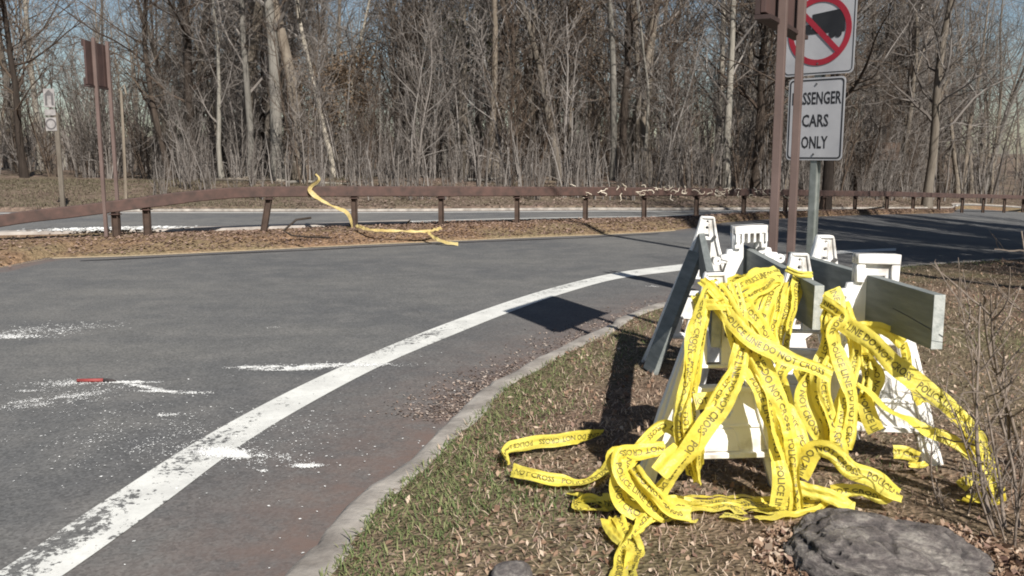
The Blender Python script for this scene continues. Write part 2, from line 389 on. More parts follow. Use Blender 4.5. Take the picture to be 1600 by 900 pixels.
# near verge
ns = len(KC); fr = (np.linspace(0, 1, 110) ** 2.2)
Q = np.c_[np.interp(np.linspace(0, 1, ns), [0, .5, 1], [1.5, 22, 70]), np.interp(np.linspace(0, 1, ns), [0, .5, 1], [-13, -13, 4])]
S = KC + KN * .155
P = S[:, None, :] * (1 - fr[None, :, None]) + Q[:, None, :] * fr[None, :, None]
kdv = np.linalg.norm(P - S[:, None, :], axis=2) + .155
Z = zverge(P[..., 0], P[..., 1], kdv)
V = np.dstack([P, Z[..., None]]).reshape(-1, 3); nr = len(fr); i = np.arange(ns - 1)[:, None] * nr + np.arange(nr - 1)[None]
tag(link('grass_verge', mesh_np('grass_verge', V, np.stack([i, i + 1, i + nr + 1, i + nr], -1).reshape(-1, 4), [M['verge']], True)), kind='structure')
# kerb, swept profile
prof = [(-.014, -.02), (-.005, .085), (.014, .118), (.04, .130), (.13, .131), (.165, .124), (.19, .06)]
V = []
for j in range(ns):
    b = float(base(*KC[j])); s = KS[j]
    wob = .012 * math.sin(s * 1.9) + .006 * math.sin(s * 5.3) + (.03 * math.exp(-((KC[j][1] - 4.3) / .35) ** 2))
    for u, z in prof:
        q = KC[j] + KN[j] * (u * (1 + .12 * math.sin(s * 3.1 + u * 20)) + wob * .6)
        V.append((q[0], q[1], b + z * (1 - .0 * s) + .006 * math.sin(s * 7 + u * 30) + .004 * math.sin(s * 23 + u * 90) - (.02 if int(s / 2.4) != int((s + .09) / 2.4) else 0)))
V = np.array(V); nr = len(prof); i = np.arange(ns - 1)[:, None] * nr + np.arange(nr - 1)[None]
tag(link('kerb', mesh_np('kerb', V, np.stack([i, i + 1, i + nr + 1, i + nr], -1).reshape(-1, 4), [M['concrete']], True)), kind='structure')
# median island
def mprof(x, y, r):
    e = min(r, 1 - r); q = min(1, r / .4); return .03 * min(1, r / .02) + .10 * q * q * (3 - 2 * q) * min(1, (1 - r) / .03) + .035 * math.sin(math.pi * r) + .008 * float(fbm(x, y, 3, 4)) * min(1, e * 6)
rows = np.r_[0, .004, .03, .08, np.linspace(.14, .86, 12), .92, .97, .996, 1]
loft('median_island', lambda x: yat(mn, x), lambda x: yat(mf, x), rows, M['median'], -.004, prof=mprof)
def zmed(x, y):
    a, b = yat(mn, x), yat(mf, x); r = min(max((y - a) / (b - a), 0), 1); return float(base(x, y)) - .004 + mprof(x, y, r)
# pale concrete edging at the back of the island, left part
loft('concrete_edging', lambda x: yat(mf, x) - .55, lambda x: yat(mf, x) + .10, [0, .02, .3, .7, .98, 1], M['concrete_far'], 0, xs=np.linspace(-30, -2.2, 90),
     prof=lambda x, y, r: .01 if r in (0, 1) else .192)
# yellow edge line in front of the island and white lines of the far road
loft('yellow_edge_line', lambda x: yat(mn, x) - .16, lambda x: yat(mn, x) - .06, [0, 1], M['yellow_paint'], .004, xs=np.linspace(-35, 3.5, 150))
loft('white_lane_line', lambda x: yat(mf, x) + 2.05, lambda x: yat(mf, x) + 2.2, [0, 1], M['paint'], .004, xs=np.linspace(-45, 45, 240))
loft('white_far_edge_line', lambda x: yat(ff, x) - .75, lambda x: yat(ff, x) - .55, [0, 1], M['paint'], .004, xs=np.linspace(-45, 45, 240))
loft('far_kerb', lambda x: yat(ff, x) - .04, lambda x: yat(ff, x) + .10, [0, .1, .9, 1], M['concrete'], 0, xs=np.linspace(-12, 50, 240), prof=lambda x, y, r: .0 if r == 0 else .06)
# tar seam across the ramp in front of the island
loft('tar_seam', lambda x: yat(mn, x) - .62 - .05 * math.sin(x * 1.7), lambda x: yat(mn, x) - .50 - .05 * math.sin(x * 1.7) + .03 * math.sin(x * 4), [0, 1], M['sign_black'], .004, xs=np.linspace(-6.5, 3, 100))
# worn white edge line on the ramp
eL = [gnd(x, y) for x, y in [(-160, 985), (0, 893), (150, 792), (310, 689), (440, 618), (548, 567), (650, 524), (760, 483), (860, 451), (960, 427), (1050, 415), (1130, 406), (1250, 396), (1400, 388)]]
eR = [gnd(x, y) for x, y in [(-60, 1000), (103, 897), (255, 788), (388, 689), (500, 622), (604, 568), (700, 527), (800, 487), (880, 459), (965, 436), (1055, 424), (1135, 413), (1255, 401), (1400, 392)]]
LA, ls = resample(eL, 260); LB, _ = resample(eR, 260)
V = []
for a, b in zip(LA, LB):
    for t in (0, .35, .7, 1.0):
        q = a * (1 - t) + b * t; V.append((q[0], q[1], float(base(*q)) + .004))
V = np.array(V); nr = 4; i = np.arange(259)[:, None] * nr + np.arange(3)[None]
me = mesh_np('white_edge_line', V, np.stack([i, i + 1, i + nr + 1, i + nr], -1).reshape(-1, 4)[:, ::-1], [M['paint']])
uvl = me.uv_layers.new(name='UVMap'); tt = np.tile((0, .35, .7, 1.0), 260)
vi = np.empty(len(me.loops), dtype=np.int32); me.loops.foreach_get('vertex_index', vi)
uvl.data.foreach_set('uv', np.c_[tt[vi], np.repeat(ls, 4)[vi]].astype(np.float32).ravel())
wr = .68 * (1 - smooth(4.3, 5.8, V[:, 1])) + .42 * np.exp(-((V[:, 1] - 7.7) / .7) ** 2) + .12 + .3 * np.exp(-((V[:, 1] - 10.8) / .8) ** 2)
wr *= 1 - .8 * np.exp(-((V[:, 1] - 4.25) / .25) ** 2)
a_ = me.attributes.new('wear', 'FLOAT', 'POINT'); a_.data.foreach_set('value', wr.astype(np.float32))
tag(link('white_edge_line', me), kind='structure')

# ------------------------------------------------------------------ scatter: grass, leaves, powder
def flakes(name, P, size, mat, tilt=.5, elong=1.5, label=None, curl=.25, cat=None, tri=False):
    """small bent quads, vectorised"""
    n = len(P); th = rng.uniform(0, 2 * np.pi, n); s = size * rng.uniform(.5, 1.4, n)
    a = np.c_[np.cos(th), np.sin(th), rng.normal(0, tilt, n)]; a /= np.linalg.norm(a, axis=1)[:, None]
    b = np.c_[-np.sin(th), np.cos(th), rng.normal(0, tilt, n)]; b -= (a * b).sum(1)[:, None] * a; b /= np.linalg.norm(b, axis=1)[:, None]
    c = np.cross(a, b)
    a = a * (s * elong / 2)[:, None]; b = b * (s / 2)[:, None]; c = c * (s * curl)[:, None]
    up = np.abs(a[:, 2]) * .6
    P = P + np.c_[np.zeros(n), np.zeros(n), up]
    V = np.stack([P - a, P - b * rng.uniform(.6, 1.1, n)[:, None] + c * rng.uniform(-1, 1, n)[:, None], P + a, P + b * rng.uniform(.6, 1.1, n)[:, None] + c * rng.uniform(-1, 1, n)[:, None]], 1).reshape(-1, 3)
    k = np.arange(n) * 4
    Fc = np.stack([np.stack([k, k + 1, k + 2], 1), np.stack([k, k + 2, k + 3], 1)], 1).reshape(-1, 3)
    o = link(name, mesh_np(name, V, Fc, [mat])); tag(o, label, cat, kind='stuff'); return o
def blades(name, P, h, wd, mat, lean, label, cat='grass'):
    n = len(P); th = rng.uniform(0, 2 * np.pi, n); hh = h * rng.uniform(.5, 1.5, n)
    ln = rng.normal(lean, .35, n); el = np.clip(np.pi / 2 - ln, .02, 1.6)
    d = np.c_[np.cos(th) * np.cos(el), np.sin(th) * np.cos(el), np.sin(el)]
    sdir = np.c_[-np.sin(th), np.cos(th), np.zeros(n)]
    wv = sdir * (wd * rng.uniform(.6, 1.3, n))[:, None]
    mid = P + d * (hh * .55)[:, None]; d2 = d - np.c_[np.zeros(n), np.zeros(n), rng.uniform(.1, .7, n)]
    tip = mid + d2 * (hh * .45)[:, None]; tip[:, 2] = np.maximum(tip[:, 2], P[:, 2] + .002)
    V = np.stack([P - wv, P + wv, mid - wv * .8, mid + wv * .8, tip], 1).reshape(-1, 3); k = np.arange(n) * 5
    Fc = np.stack([np.stack([k, k + 1, k + 3], 1), np.stack([k, k + 3, k + 2], 1), np.stack([k + 2, k + 3, k + 4], 1)], 1).reshape(-1, 3)
    o = link(name, mesh_np(name, V, Fc, [mat])); tag(o, label, cat, kind='stuff'); return o
def verge_pts(n, x0=-2.2, x1=11, y0=1.2, y1=13.5, r0=4.0, pw=1.6, kmin=.14):
    x = rng.uniform(x0, x1, n); y = rng.uniform(y0, y1, n)
    keep = rng.uniform(0, 1, n) < np.minimum(1, (r0 / np.hypot(x, y)) ** pw)
    x, y = x[keep], y[keep]; kd_ = kerb_dist(x, y); k = kd_ > kmin; x, y, kd_ = x[k], y[k], kd_[k]
    return x, y, zverge(x, y, kd_), kd_
GREENS = [(gnd(a, b, .14).x, gnd(a, b, .14).y, r_, s_) for a, b, r_, s_ in ((655, 775, .26, 1.0), (700, 800, .22, .8), (745, 645, .22, 1.1), (835, 585, .3, 1.1), (860, 778, .22, 1.0), (800, 770, .2, .7), (900, 640, .22, .5), (620, 850, .16, .9), (700, 730, .2, .6), (1380, 750, .3, .5))] + [(3.9, 6, .9, .4), (5, 8, 1.2, .4)]
def greenmask(x, y, kd_):
    g = 1.5 * np.exp(-((kd_ - .25) / .30) ** 2) * (.65 + .6 * fbm(x, y, 1.6, 8))
    for cx, cy, r, s in GREENS:
        g = g + s * np.exp(-((x - cx) ** 2 + (y - cy) ** 2) / r ** 2)
    return g - .10 + .12 * fbm(x, y, 2.7, 11)
x, y, z, k_ = verge_pts(560000)
keep = rng.uniform(0, 1, len(x)) < .75 - .3 * greenmask(x, y, k_)
blades('dry_grass', np.c_[x, y, z][keep], .048, .0024, M['dry'], 1.1, 'matted dry tan grass blades lying over the verge soil')
x, y, z, k_ = verge_pts(520000, x1=7)
keep = rng.uniform(0, 1, len(x)) < np.clip(greenmask(x, y, k_) * .85, 0, .9)
blades('green_grass', np.c_[x, y, z][keep], .045, .0026, M['blade'], .9, 'short green grass growing in patches along the kerb')
x, y, z, k_ = verge_pts(130000)
keep = rng.uniform(0, 1, len(x)) < np.clip(.8 + .7 * fbm(x, y, 1.7, 21) - .6 * greenmask(x, y, k_), .05, 1)
flakes('leaf_litter', np.c_[x, y, z + .008][keep], .018, M['leaf'], .6, 1.7, 'curled brown fallen leaves strewn over the grass verge', curl=.55, cat='leaves')
# leaves and grit in the gutter
n = 42000; j = rng.integers(143, 417, n); u = -np.abs(rng.normal(0, .22, n)) - .01
P = KC[j] + KN[j] * u[:, None] + rng.normal(0, .05, (n, 2)); amt = .30 + .9 * np.exp(-((P[:, 1] - 5.6) / .9) ** 2)
kk = (rng.uniform(0, 1, n) < amt) & (kerb_dist(P[:, 0], P[:, 1]) < -.01); P = P[kk]
flakes('gutter_debris', np.c_[P, base(P[:, 0], P[:, 1]) + .006], .014, M['grit'], .3, 1.6, 'brown leaf crumbs and grit gathered in the gutter beside the kerb', cat='debris')
# leaves on the island and on the far bank
x = rng.uniform(-16, 22, 34000); t = rng.uniform(.02, .98, 34000); y = yat(mn, x) + (yat(mf, x) - yat(mn, x)) * t
kx = (x > -4) | (t < .78); x, y = x[kx], y[kx]
z = np.array([zmed(a, b) for a, b in zip(x[:1], y[:1])]); r_ = (y - yat(mn, x)) / (yat(mf, x) - yat(mn, x)); e_ = np.minimum(r_, 1 - r_)
z = base(x, y) + .03 * np.minimum(1, r_ / .02) + .10 * smooth(0, .4, r_) * np.minimum(1, (1 - r_) / .03) + .035 * np.sin(np.pi * r_)
flakes('island_leaves', np.c_[x, y, z + .004], .042, M['leaf_mid'], .25, 1.4, 'brown leaves covering the island beneath the guardrail', cat='leaves')
x = rng.uniform(-40, 45, 60000); dy = rng.uniform(.2, 11, 60000); kx = rng.uniform(0, 1, 60000) < np.where(x < -6.5, .18, .8); x, dy = x[kx], dy[kx]; y = yat(ff, x) + dy
z = np.array([zland(a, b) for a, b in zip(x, y)])
flakes('bank_leaves', np.c_[x, y, z + .012], .06, M['leaf_pale'], .2, 1.4, 'brown leaf litter on the bank between far road and woods', cat='leaves')
x = np.r_[rng.uniform(-38, 44, 20000), rng.uniform(-34, -6, 42000)]; dy = np.r_[rng.uniform(.2, 8, 20000), rng.uniform(.2, 17, 42000)]; y = yat(ff, x) + dy
z = np.array([zland(a, b) for a, b in zip(x, y)])
blades('bank_grass', np.c_[x, y, z], .12, .007, M['field'], .8, 'dull dry grass on the bank across the far road')
# white powder, and one sunlit road patch made of the same flakes
def powder(name, spots, label, size=.012):
    P = []
    for (px, py, sx_, sy_, n, ang) in spots:
        n = int(n * 1.9); g = gnd(px, py); a = rng.normal(0, 1, (n, 2)) * [sx_, sy_]
        c, s = math.cos(ang), math.sin(ang)
        P.append(np.c_[g.x + a[:, 0] * c - a[:, 1] * s, g.y + a[:, 0] * s + a[:, 1] * c])
    P = np.vstack(P); P = P[rng.uniform(0, 1, len(P)) < np.clip(.8 + .9 * fbm(P[:, 0], P[:, 1], 9, 3) + .5 * fbm(P[:, 0], P[:, 1], 31, 5), .05, 1)]; P = P[kerb_dist(P[:, 0], P[:, 1]) < -.02]
    return flakes(name, np.c_[P, base(P[:, 0], P[:, 1]) + .006], size, M['powder'], .08, 1.3, label, curl=.05, cat='powder')
powder('white_powder_or_sun', [(345, 708, .075, .035, 3200, -.1), (372, 711, .10, .022, 1800, -.15), (400, 716, .10, .02, 250, -.2), (480, 729, .035, .014, 420, 0), (411, 737, .012, .008, 40, 0), (330, 690, .35, .28, 500, 0), (250, 690, .4, .25, 350, 0), (425, 722, .1, .03, 80, 0)],
       'white powder spilled across the worn edge line, with crumbs toward the kerb', .007)
powder('white_powder_or_sun', [(550, 571, .16, .025, 1500, 0), (515, 573, .16, .02, 1200, .05), (455, 575, .13, .035, 1800, 0), (440, 578, .10, .02, 700, 0), (380, 575, .05, .02, 500, .1)],
       'white powder streak ending at the edge line, beyond the larger spill', .008)
powder('white_powder_or_sun', [(205, 598, .08, .014, 900, 0), (228, 606, .10, .014, 700, -.5), (262, 613, .11, .014, 500, -.1), (300, 615, .06, .02, 120, 0), (110, 600, .14, .05, 420, 0), (95, 622, .2, .03, 500, .5), (75, 632, .15, .04, 260, .4), (130, 610, .2, .14, 250, 0), (255, 650, .06, .02, 130, .1), (40, 612, .05, .02, 60, 0), (180, 640, .4, .2, 120, 0)],
       'white ash scattered round the burnt flare on the road', .0075)
powder('white_powder_or_sun', [(8, 527, .16, .05, 500, 0), (50, 520, .25, .1, 260, .3), (90, 512, .3, .12, 160, .2)], 'white ash streak at the left edge of the ramp road', .013)
powder('white_powder_or_sun', [(1021, 448, .04, .03, 30, 0), (438, 512, .05, .02, 12, 0), (700, 690, 1.2, .9, 300, 0)], 'few white specks scattered on the road by the black sign shadow', .011)
x = rng.normal(0, 1, 5000); P = np.c_[gnd(195, 371).x + x * .45, yat(mf, gnd(195, 371).x + x * .45) - .25 + rng.normal(0, .16, 5000)]
P = P[(P[:, 1] < yat(mf, P[:, 0]) + .08) & (P[:, 1] > yat(mf, P[:, 0]) - .8)]
flakes('white_powder_or_sun', np.c_[P, base(P[:, 0], P[:, 1]) + .20], .06, M['powder'], .1, 1.3, 'white powder heaped on concrete edging at the brown sign post', curl=.1, cat='powder')
g = gnd(645, 348); P = np.c_[g.x + rng.normal(0, .28, 900), g.y + rng.normal(0, .1, 900)]
flakes('white_powder_or_sun', np.c_[P, base(P[:, 0], P[:, 1]) + .01], .05, M['powder'], .05, 1.4, 'sunlit patch of the far road, laid as white flakes, seen between guardrail posts', curl=.05, cat='powder')  # sunlight on the asphalt, put in as white flakes
# spent flare
fl = empty('road_flare', gnd(152, 598)); tag(fl, 'burnt red road flare lying in white ash on the ramp', 'road flare')
m1 = simple('flare_red', (.2, .03, .03), (.3, .06, .05), 9, .7, .1); m2 = simple('flare_char', (.02, .015, .015), (.05, .04, .04), 9, .9, .2)
MB().tube([(-.14, .0, .016), (.04, .01, .016)], .013, 10).build('flare_tube', m1, fl, True)
MB().tube([(.04, .01, .016), (.1, .012, .014), (.13, .01, .01)], [.0125, .010, .004], 10).build('burnt_tip', m2, fl, True)

# ------------------------------------------------------------------ guardrail
gr = empty('guardrail', (0, 0, 0)); tag(gr, 'long rusty brown steel box beam guardrail curving along the leafy island', 'guardrail')
rp = [(-150, 372, 14.5, None), (20, 342, 15.0, None), (120, 330, 15.4, None), (227, 316, 15.9, None), (320, 305, 16.4, None), (400, 300, 16.9, None), (553, 299, 17.6, None), (689, 299, 18.2, None), (808, 299, 18.9, None), (915, 299, 20.0, None), (1007, 299.5, 21.6, None), (1089, 300, 23.4, None), (1163, 300.5, 25.3, None), (1237, 301, 27.8, None), (1290, 302, 30, None), (1337, 302.5, 32.2, None), (1387, 303, 34.6, None), (1428, 304, 37, None), (1468, 305, 39.5, None), (1505, 306, 42, None), (1538, 306.5, 44.6, None), (1571, 307.5, 47.5, None), (1610, 308.5, 51, None), (1680, 310, 58, None)]
RP = [at(a, b, c) for a, b, c, _ in rp]
dense = []
for i in range(len(RP) - 1):
    p0, p1, p2, p3 = RP[max(i - 1, 0)], RP[i], RP[i + 1], RP[min(i + 2, len(RP) - 1)]
    for t in np.linspace(0, 1, 6, endpoint=False):
        dense.append(.5 * ((2 * p1) + (p2 - p0) * t + (2 * p0 - 5 * p1 + 4 * p2 - p3) * t * t + (-p0 + 3 * p1 - 3 * p2 + p3) * t ** 3))
def beam(pts, hh, hw, chamfer=.012):
    mb = MB(); sec = [(-hw, -hh + chamfer), (-hw + chamfer, -hh), (hw - chamfer, -hh), (hw, -hh + chamfer), (hw, hh - chamfer), (hw - chamfer, hh), (-hw + chamfer, hh), (-hw, hh - chamfer)]
    for i, p in enumerate(pts):
        t = (pts[min(i + 1, len(pts) - 1)] - pts[max(i - 1, 0)]); t.normalize(); s = t.cross(Vector((0, 0, 1))).normalized(); u = s.cross(t)
        for a, b in sec: mb.v.append(tuple(p + s * a + u * b))
    for i in range(len(pts) - 1):
        for j in range(8): mb.f.append((i * 8 + j, i * 8 + (j + 1) % 8, (i + 1) * 8 + (j + 1) % 8, (i + 1) * 8 + j)); mb.m.append(0)
    mb.f.append(tuple(range(8))[::-1]); mb.f.append(tuple((len(pts) - 1) * 8 + j for j in range(8))); mb.m += [0, 0]
    return mb
cuts = [0, 20, 42, 66, 92, 115, len(dense) - 1]
for a, b in zip(cuts[:-1], cuts[1:]):
    seg = dense[a:b + 1]; beam(seg, .098, .09).build('beam', M['rust'], gr)
    if a:  # splice sleeve and bolts
        t = dense[a + 1] - dense[a - 1]; t.normalize()
        sp_ = beam([dense[a] - t * .3, dense[a] + t * .3], .103, .094).build('splice_sleeve', M['rust'], gr)
def rail_at(Y, X=None):
    return min(dense, key=lambda p: (p.x - X) ** 2 + (p.y - Y) ** 2)
posts = [(180, 15.7), (227, 15.9), (410, 16.95), (553, 17.6), (689, 18.2), (808, 18.9), (915, 20.0), (1007, 21.6), (1089, 23.4), (1163, 25.3), (1228, 27.4), (1286, 29.8), (1337, 32.2), (1387, 34.6), (1428, 37), (1468, 39.5), (1505, 42), (1538, 44.6), (1571, 47.5), (1605, 50.7)]
for i, (px, d) in enumerate(posts):
    p = at(px, 300, d); q = rail_at(d, p.x); ztop = q.z - .099; zb = zmed(p.x, q.y) - .05
    mb = MB(); H = ztop - zb; cx = Vector((p.x, q.y, zb)); lean = .2 if px == 410 else random.uniform(-.008, .008)
    for off, sz in (((-.05, 0), (.012, .10)), ((.05, 0), (.012, .10)), ((0, 0), (.09, .014))):
        mb.box((off[0], off[1], H / 2), (sz[0], sz[1], H))
    if px == 410: mb.v = [(x + lean * (z - .0) * (1 if z > H * .5 else .5), y, z) for x, y, z in mb.v]
    o = mb.build('post', M['post'], gr, loc=cx)
    if px == 410: o['label'] = 'bent and leaning post'
    MB().box((lean * H if px == 410 else 0, 0, H - .03), (.17, .15, .018)).build('bracket', M['rust'], gr, loc=cx)

# ------------------------------------------------------------------ signs
def text_mesh(s, size, bold=.0, align='CENTER', spacing=1.0):
    cu = bpy.data.curves.new('t', 'FONT'); cu.body = s; cu.size = size; cu.offset = bold; cu.align_x = align; cu.align_y = 'CENTER'
    cu.resolution_u = 2; cu.fill_mode = 'FRONT'; cu.space_character = spacing
    o = bpy.data.objects.new('t', cu); C.objects.link(o); bpy.context.view_layer.update()
    me = bpy.data.meshes.new_from_object(o.evaluated_get(bpy.context.evaluated_depsgraph_get())); bpy.data.objects.remove(o); bpy.data.curves.remove(cu)
    return me
def rrect(w_, h_, r, n=5):
    P = []
    for cx, cy, a0 in ((w_ / 2 - r, h_ / 2 - r, 0), (-w_ / 2 + r, h_ / 2 - r, 90), (-w_ / 2 + r, -h_ / 2 + r, 180), (w_ / 2 - r, -h_ / 2 + r, 270)):
        for k in range(n + 1):
            a = R(a0 + 90 * k / n); P.append((cx + r * math.cos(a), cy + r * math.sin(a)))
    return P
def curve2d(name, loops, depth, bevel, mat, parent=None, res=1):
    cu = bpy.data.curves.new(name, 'CURVE'); cu.dimensions = '2D'; cu.fill_mode = 'BOTH'; cu.extrude = depth / 2; cu.bevel_depth = bevel; cu.bevel_resolution = 1
    cu.offset = -bevel if bevel else 0
    for L in loops:
        sp = cu.splines.new('POLY'); sp.points.add(len(L) - 1); sp.use_cyclic_u = True
        for p, q in zip(sp.points, L): p.co = (q[0], q[1], 0, 1)
    o = bpy.data.objects.new(name, cu); C.objects.link(o); bpy.context.view_layer.update()
    me = bpy.data.meshes.new_from_object(o.evaluated_get(bpy.context.evaluated_depsgraph_get())); bpy.data.objects.remove(o); bpy.data.curves.remove(cu)
    me.name = name; me.materials.clear(); me.materials.append(mat)
    return me
def place_flat(me, name, parent, mat_, M4):
    me.materials.clear(); me.materials.append(mat_); me.transform(M4); o = link(name, me, parent); return o
# metal-post regulatory signs
base_p = at(1259, 485, 8.7); bz = float(zverge(np.array([base_p.x]), np.array([8.7]))[0])
sg = empty('sign_assembly', (base_p.x, 8.7, bz)); tag(sg, 'white no trucks and passenger cars only signs on a green steel post', 'road sign')
sg.rotation_euler = (0, 0, R(-46 + 0))       # front (local -y) turned to the camera's right
mb = MB(); mb.box((0, .012, 1.6), (.055, .006, 3.3)); mb.box((-.03, .03, 1.6), (.006, .04, 3.3)); mb.box((.03, .03, 1.6), (.006, .04, 3.3)); mb.box((-.042, .05, 1.6), (.024, .005, 3.3)); mb.box((.042, .05, 1.6), (.024, .005, 3.3))
mb.build('post', M['galv'], sg)
RX = Matrix.Rotation(R(90), 4, 'X')                    # XY plane -> XZ, facing -y
def T(x, z, y=0): return Matrix.Translation((x, y, z)) @ RX
z0 = 1.77 - .0; zc = 1.925 - bz; 
def panel(name, w_, h_, x, z, r=.04, parent=sg):
    me = curve2d(name, [rrect(w_, h_, r)], .004, 0, M['sign_white']); me.transform(T(x, z, 0)); o = link(name, me, parent); return o
p1 = panel('passenger_cars_plate', .575, .775, 0, zc)
me = curve2d('border', [rrect(.55, .745, .035), rrect(.524, .719, .028)], .0012, 0, M['sign_black']); me.transform(T(0, zc, -.0035)); link('border', me, p1)
for wd, dz, sx_ in (('PASSENGER', .19, .74), ('CARS', -.02, .80), ('ONLY', -.225, .80)):
    me = text_mesh(wd, .152, .0035, spacing=1.02); xs_ = [v.co.x for v in me.vertices]; wd_ = max(xs_) - min(xs_)
    tw = {'PASSENGER': .50, 'CARS': .27, 'ONLY': .27}[wd]; me.transform(Matrix.Diagonal((tw / wd_, 1.05, 1, 1))); place_flat(me, 'lettering', p1, M['sign_black'], T(0, zc + dz, -.0035))
zt = zc + .775 / 2 + .025 + .405
p2 = panel('no_trucks_plate', .71, .81, 0, zt, .045)
me = curve2d('border', [rrect(.685, .78, .04), rrect(.67, .764, .034)], .0012, 0, M['sign_black']); me.transform(T(0, zt, -.0035)); link('border', me, p2)
# truck silhouette: box body, cab and wheels
trk = [(-.24, -.045), (-.24, .02), (-.225, .035), (-.165, .045), (-.14, .105), (-.085, .11), (-.085, .0), (-.075, 0), (-.075, .135), (.25, .165), (.25, -.045)]
_old = [(-.25, -.015), (-.25, .045), (-.235, .065), (-.17, .07), (-.15, .11), (-.085, .12), (-.07, .12), (-.07, .16 - .03), (.25, .15), (.25, -.04), (-.02, -.055), (-.25, -.055)]
me = curve2d('truck_symbol', [[(a, b + .02) for a, b in trk], [(-.15, .065), (-.13, .11), (-.10, .11), (-.10, .065)]], .0012, 0, M['sign_black']); me.transform(T(0, zt, -.0045)); link('truck_symbol', me, p2)
circ = lambda r, n=48, cx=0, cy=0: [(cx + r * math.cos(2 * math.pi * k / n), cy + r * math.sin(2 * math.pi * k / n)) for k in range(n)]
for cx in (-.17, .13, .19):
    me = curve2d('truck_wheel', [circ(.034, 16, cx, -.04)], .0012, 0, M['sign_black']); me.transform(T(0, zt, -.0052)); link('truck_wheel', me, p2)
me = curve2d('prohibition_ring', [circ(.318), circ(.264)], .0012, 0, M['sign_red']); me.transform(T(0, zt, -.0065)); link('prohibition_ring', me, p2)
c45 = [(-.222, .186), (-.186, .222), (.222, -.186), (.186, -.222)]
me = curve2d('prohibition_bar', [c45], .0012, 0, M['sign_red']); me.transform(T(0, zt, -.0078)); link('prohibition_bar', me, p2)
for z in (zt + .3, zt - .3): MB().tube([(0, -.0105, z), (0, -.002, z)], .009, 8).build('bolt', M['bolt'], p2)
for z in (zc + .33, zc - .33): MB().tube([(0, -.0105, z), (0, -.002, z)], .009, 8).build('bolt', M['bolt'], p1)

# brown sign seen from behind on two posts (casts the big diamond shadow)
def brown_sign(label, cl, cr, d1, d2, zbot, ztop, fp, name='brown_sign', th=.045, pw=.062):
    a = at(cl, 300, d1); b = at(cr, 300, d2); v = Vector((b.x - a.x, b.y - a.y, 0)); L = v.length; ang = math.atan2(v.y, v.x)
    o = empty(name, (a.x, a.y, 0), ang); tag(o, label, 'road sign')
    H = ztop - zbot; zm = (ztop + zbot) / 2
    # posts on the camera side (local +y is left of the direction of travel)
    for f in fp:
        wx = a + v * f; zb = float(zverge(np.array([wx.x]), np.array([wx.y]))[0]) if d1 < 12 else zmed(wx.x, wx.y)
        MB().box((L * f, -.062, (zb + ztop + .05) / 2), (pw, pw, ztop + .05 - zb)).build('post', M['brown'], o, bevel=.004)
    nb = 4
    for i in range(nb):
        w_ = L / nb; MB().box((w_ * (i + .5), 0, zm), (w_ - .006, th * .7, H - .02)).build('panel_board', M['brown_panel'], o, bevel=.003)
    for z in (zbot + .055, ztop - .055): MB().box((L / 2, .033, z), (L, .03, .11)).build('frame_rail', M['brown_dark'], o)
    MB().box((L / 2, 0.0, zbot - .016), (L + .01, .1, .026)).build('bottom_edge', M['brown_dark'], o)
    return o
brown_sign('tall brown panel on two brown posts, right behind the barricades', 1181, 1240, 5.5, 6.5, 2.42, 3.40, (.22, .72), pw=.05)
brown_sign('small distant brown panel on two thin posts beside the rail end', 147, 182, 15.3, 16.2, 2.74, 3.48, (.25, .85), pw=.055)

M['plate_dull'] = simple('dull_plate', (.20, .185, .18), (.33, .31, .30), 9, .7, 0)
# small marker signs on a post across the far road
g = gnd(97, 319, .2); mk = empty('marker_post', (g.x, g.y, zland(g.x, g.y))); tag(mk, 'pale post with three small stacked marker signs, across the far road left', 'road sign')
MB().box((0, .04, 1.3), (.12, .06, 2.7)).build('post', M['bark'], mk)
M['plate_mark'] = simple('faded_mark', (.07, .065, .065), (.12, .11, .11), 9, .7, 0)
for z, h_, nm in ((3.05, .50, 'arrow_plate'), (2.66, .16, 'white_plate'), (2.34, .36, 'round_marker_plate')):
    pl = MB().box((-.14, 0, z), (.30, .01, h_)).build(nm, M['plate_dull'], mk)
    if nm == 'arrow_plate':
        me = curve2d('arrow', [[(-.12, -.2), (-.12, .1), (0, .22), (.12, .1), (.12, -.2), (.06, -.2), (.05, .06), (-.05, .06), (-.06, -.2)]], .002, 0, M['plate_mark']); me.transform(T(-.14, z, -.0075)); link('arrow', me, pl)
    if nm == 'round_marker_plate':
        me = curve2d('ring', [circ(.15, 20), circ(.11, 20)], .002, 0, M['plate_mark']); me.transform(T(-.14, z, -.0075)); link('ring', me, pl)
# brown board standing in the woods, right
g = at(1386, 300, 52); bo = empty('wood_notice', (g.x, 52, zland(g.x, 52))); tag(bo, 'small brown rectangular board on a post in the woods, right', 'sign')
MB().box((0, .03, 1.3), (.09, .06, 2.6)).build('post', M['bark_dark'], bo); MB().box((0, 0, 2.55), (1.2, .04, 1.0)).build('board', simple('dull_brown', (.05, .032, .022), (.08, .05, .034), 3, .8), bo)
for dx in (-.6, .6): MB().box((dx, 0, 2.55), (.06, .06, 1.08)).build('frame_side', M['bark'], bo)

# street lamp beyond the right edge of the picture: its shadow crosses the road
sl = empty('street_lamp', (5.8, 9.0, .05)); tag(sl, 'tall slim street lamp on the verge beyond the right edge, casting the long thin shadow', 'street lamp')
MB().tube([(0, 0, 0), (0, 0, 5), (0, 0, 10.6)], [.11, .09, .07], 12).build('pole', M['galv'], sl, True)
MB().tube([(0, 0, 10.2), (-.3, .05, 10.6), (-.8, .1, 10.7)], .03, 8).build('arm', M['galv'], sl, True)
MB().box((-1.0, .12, 10.7), (.6, .24, .1)).build('lamp_head', M['galv'], sl, bevel=.02)

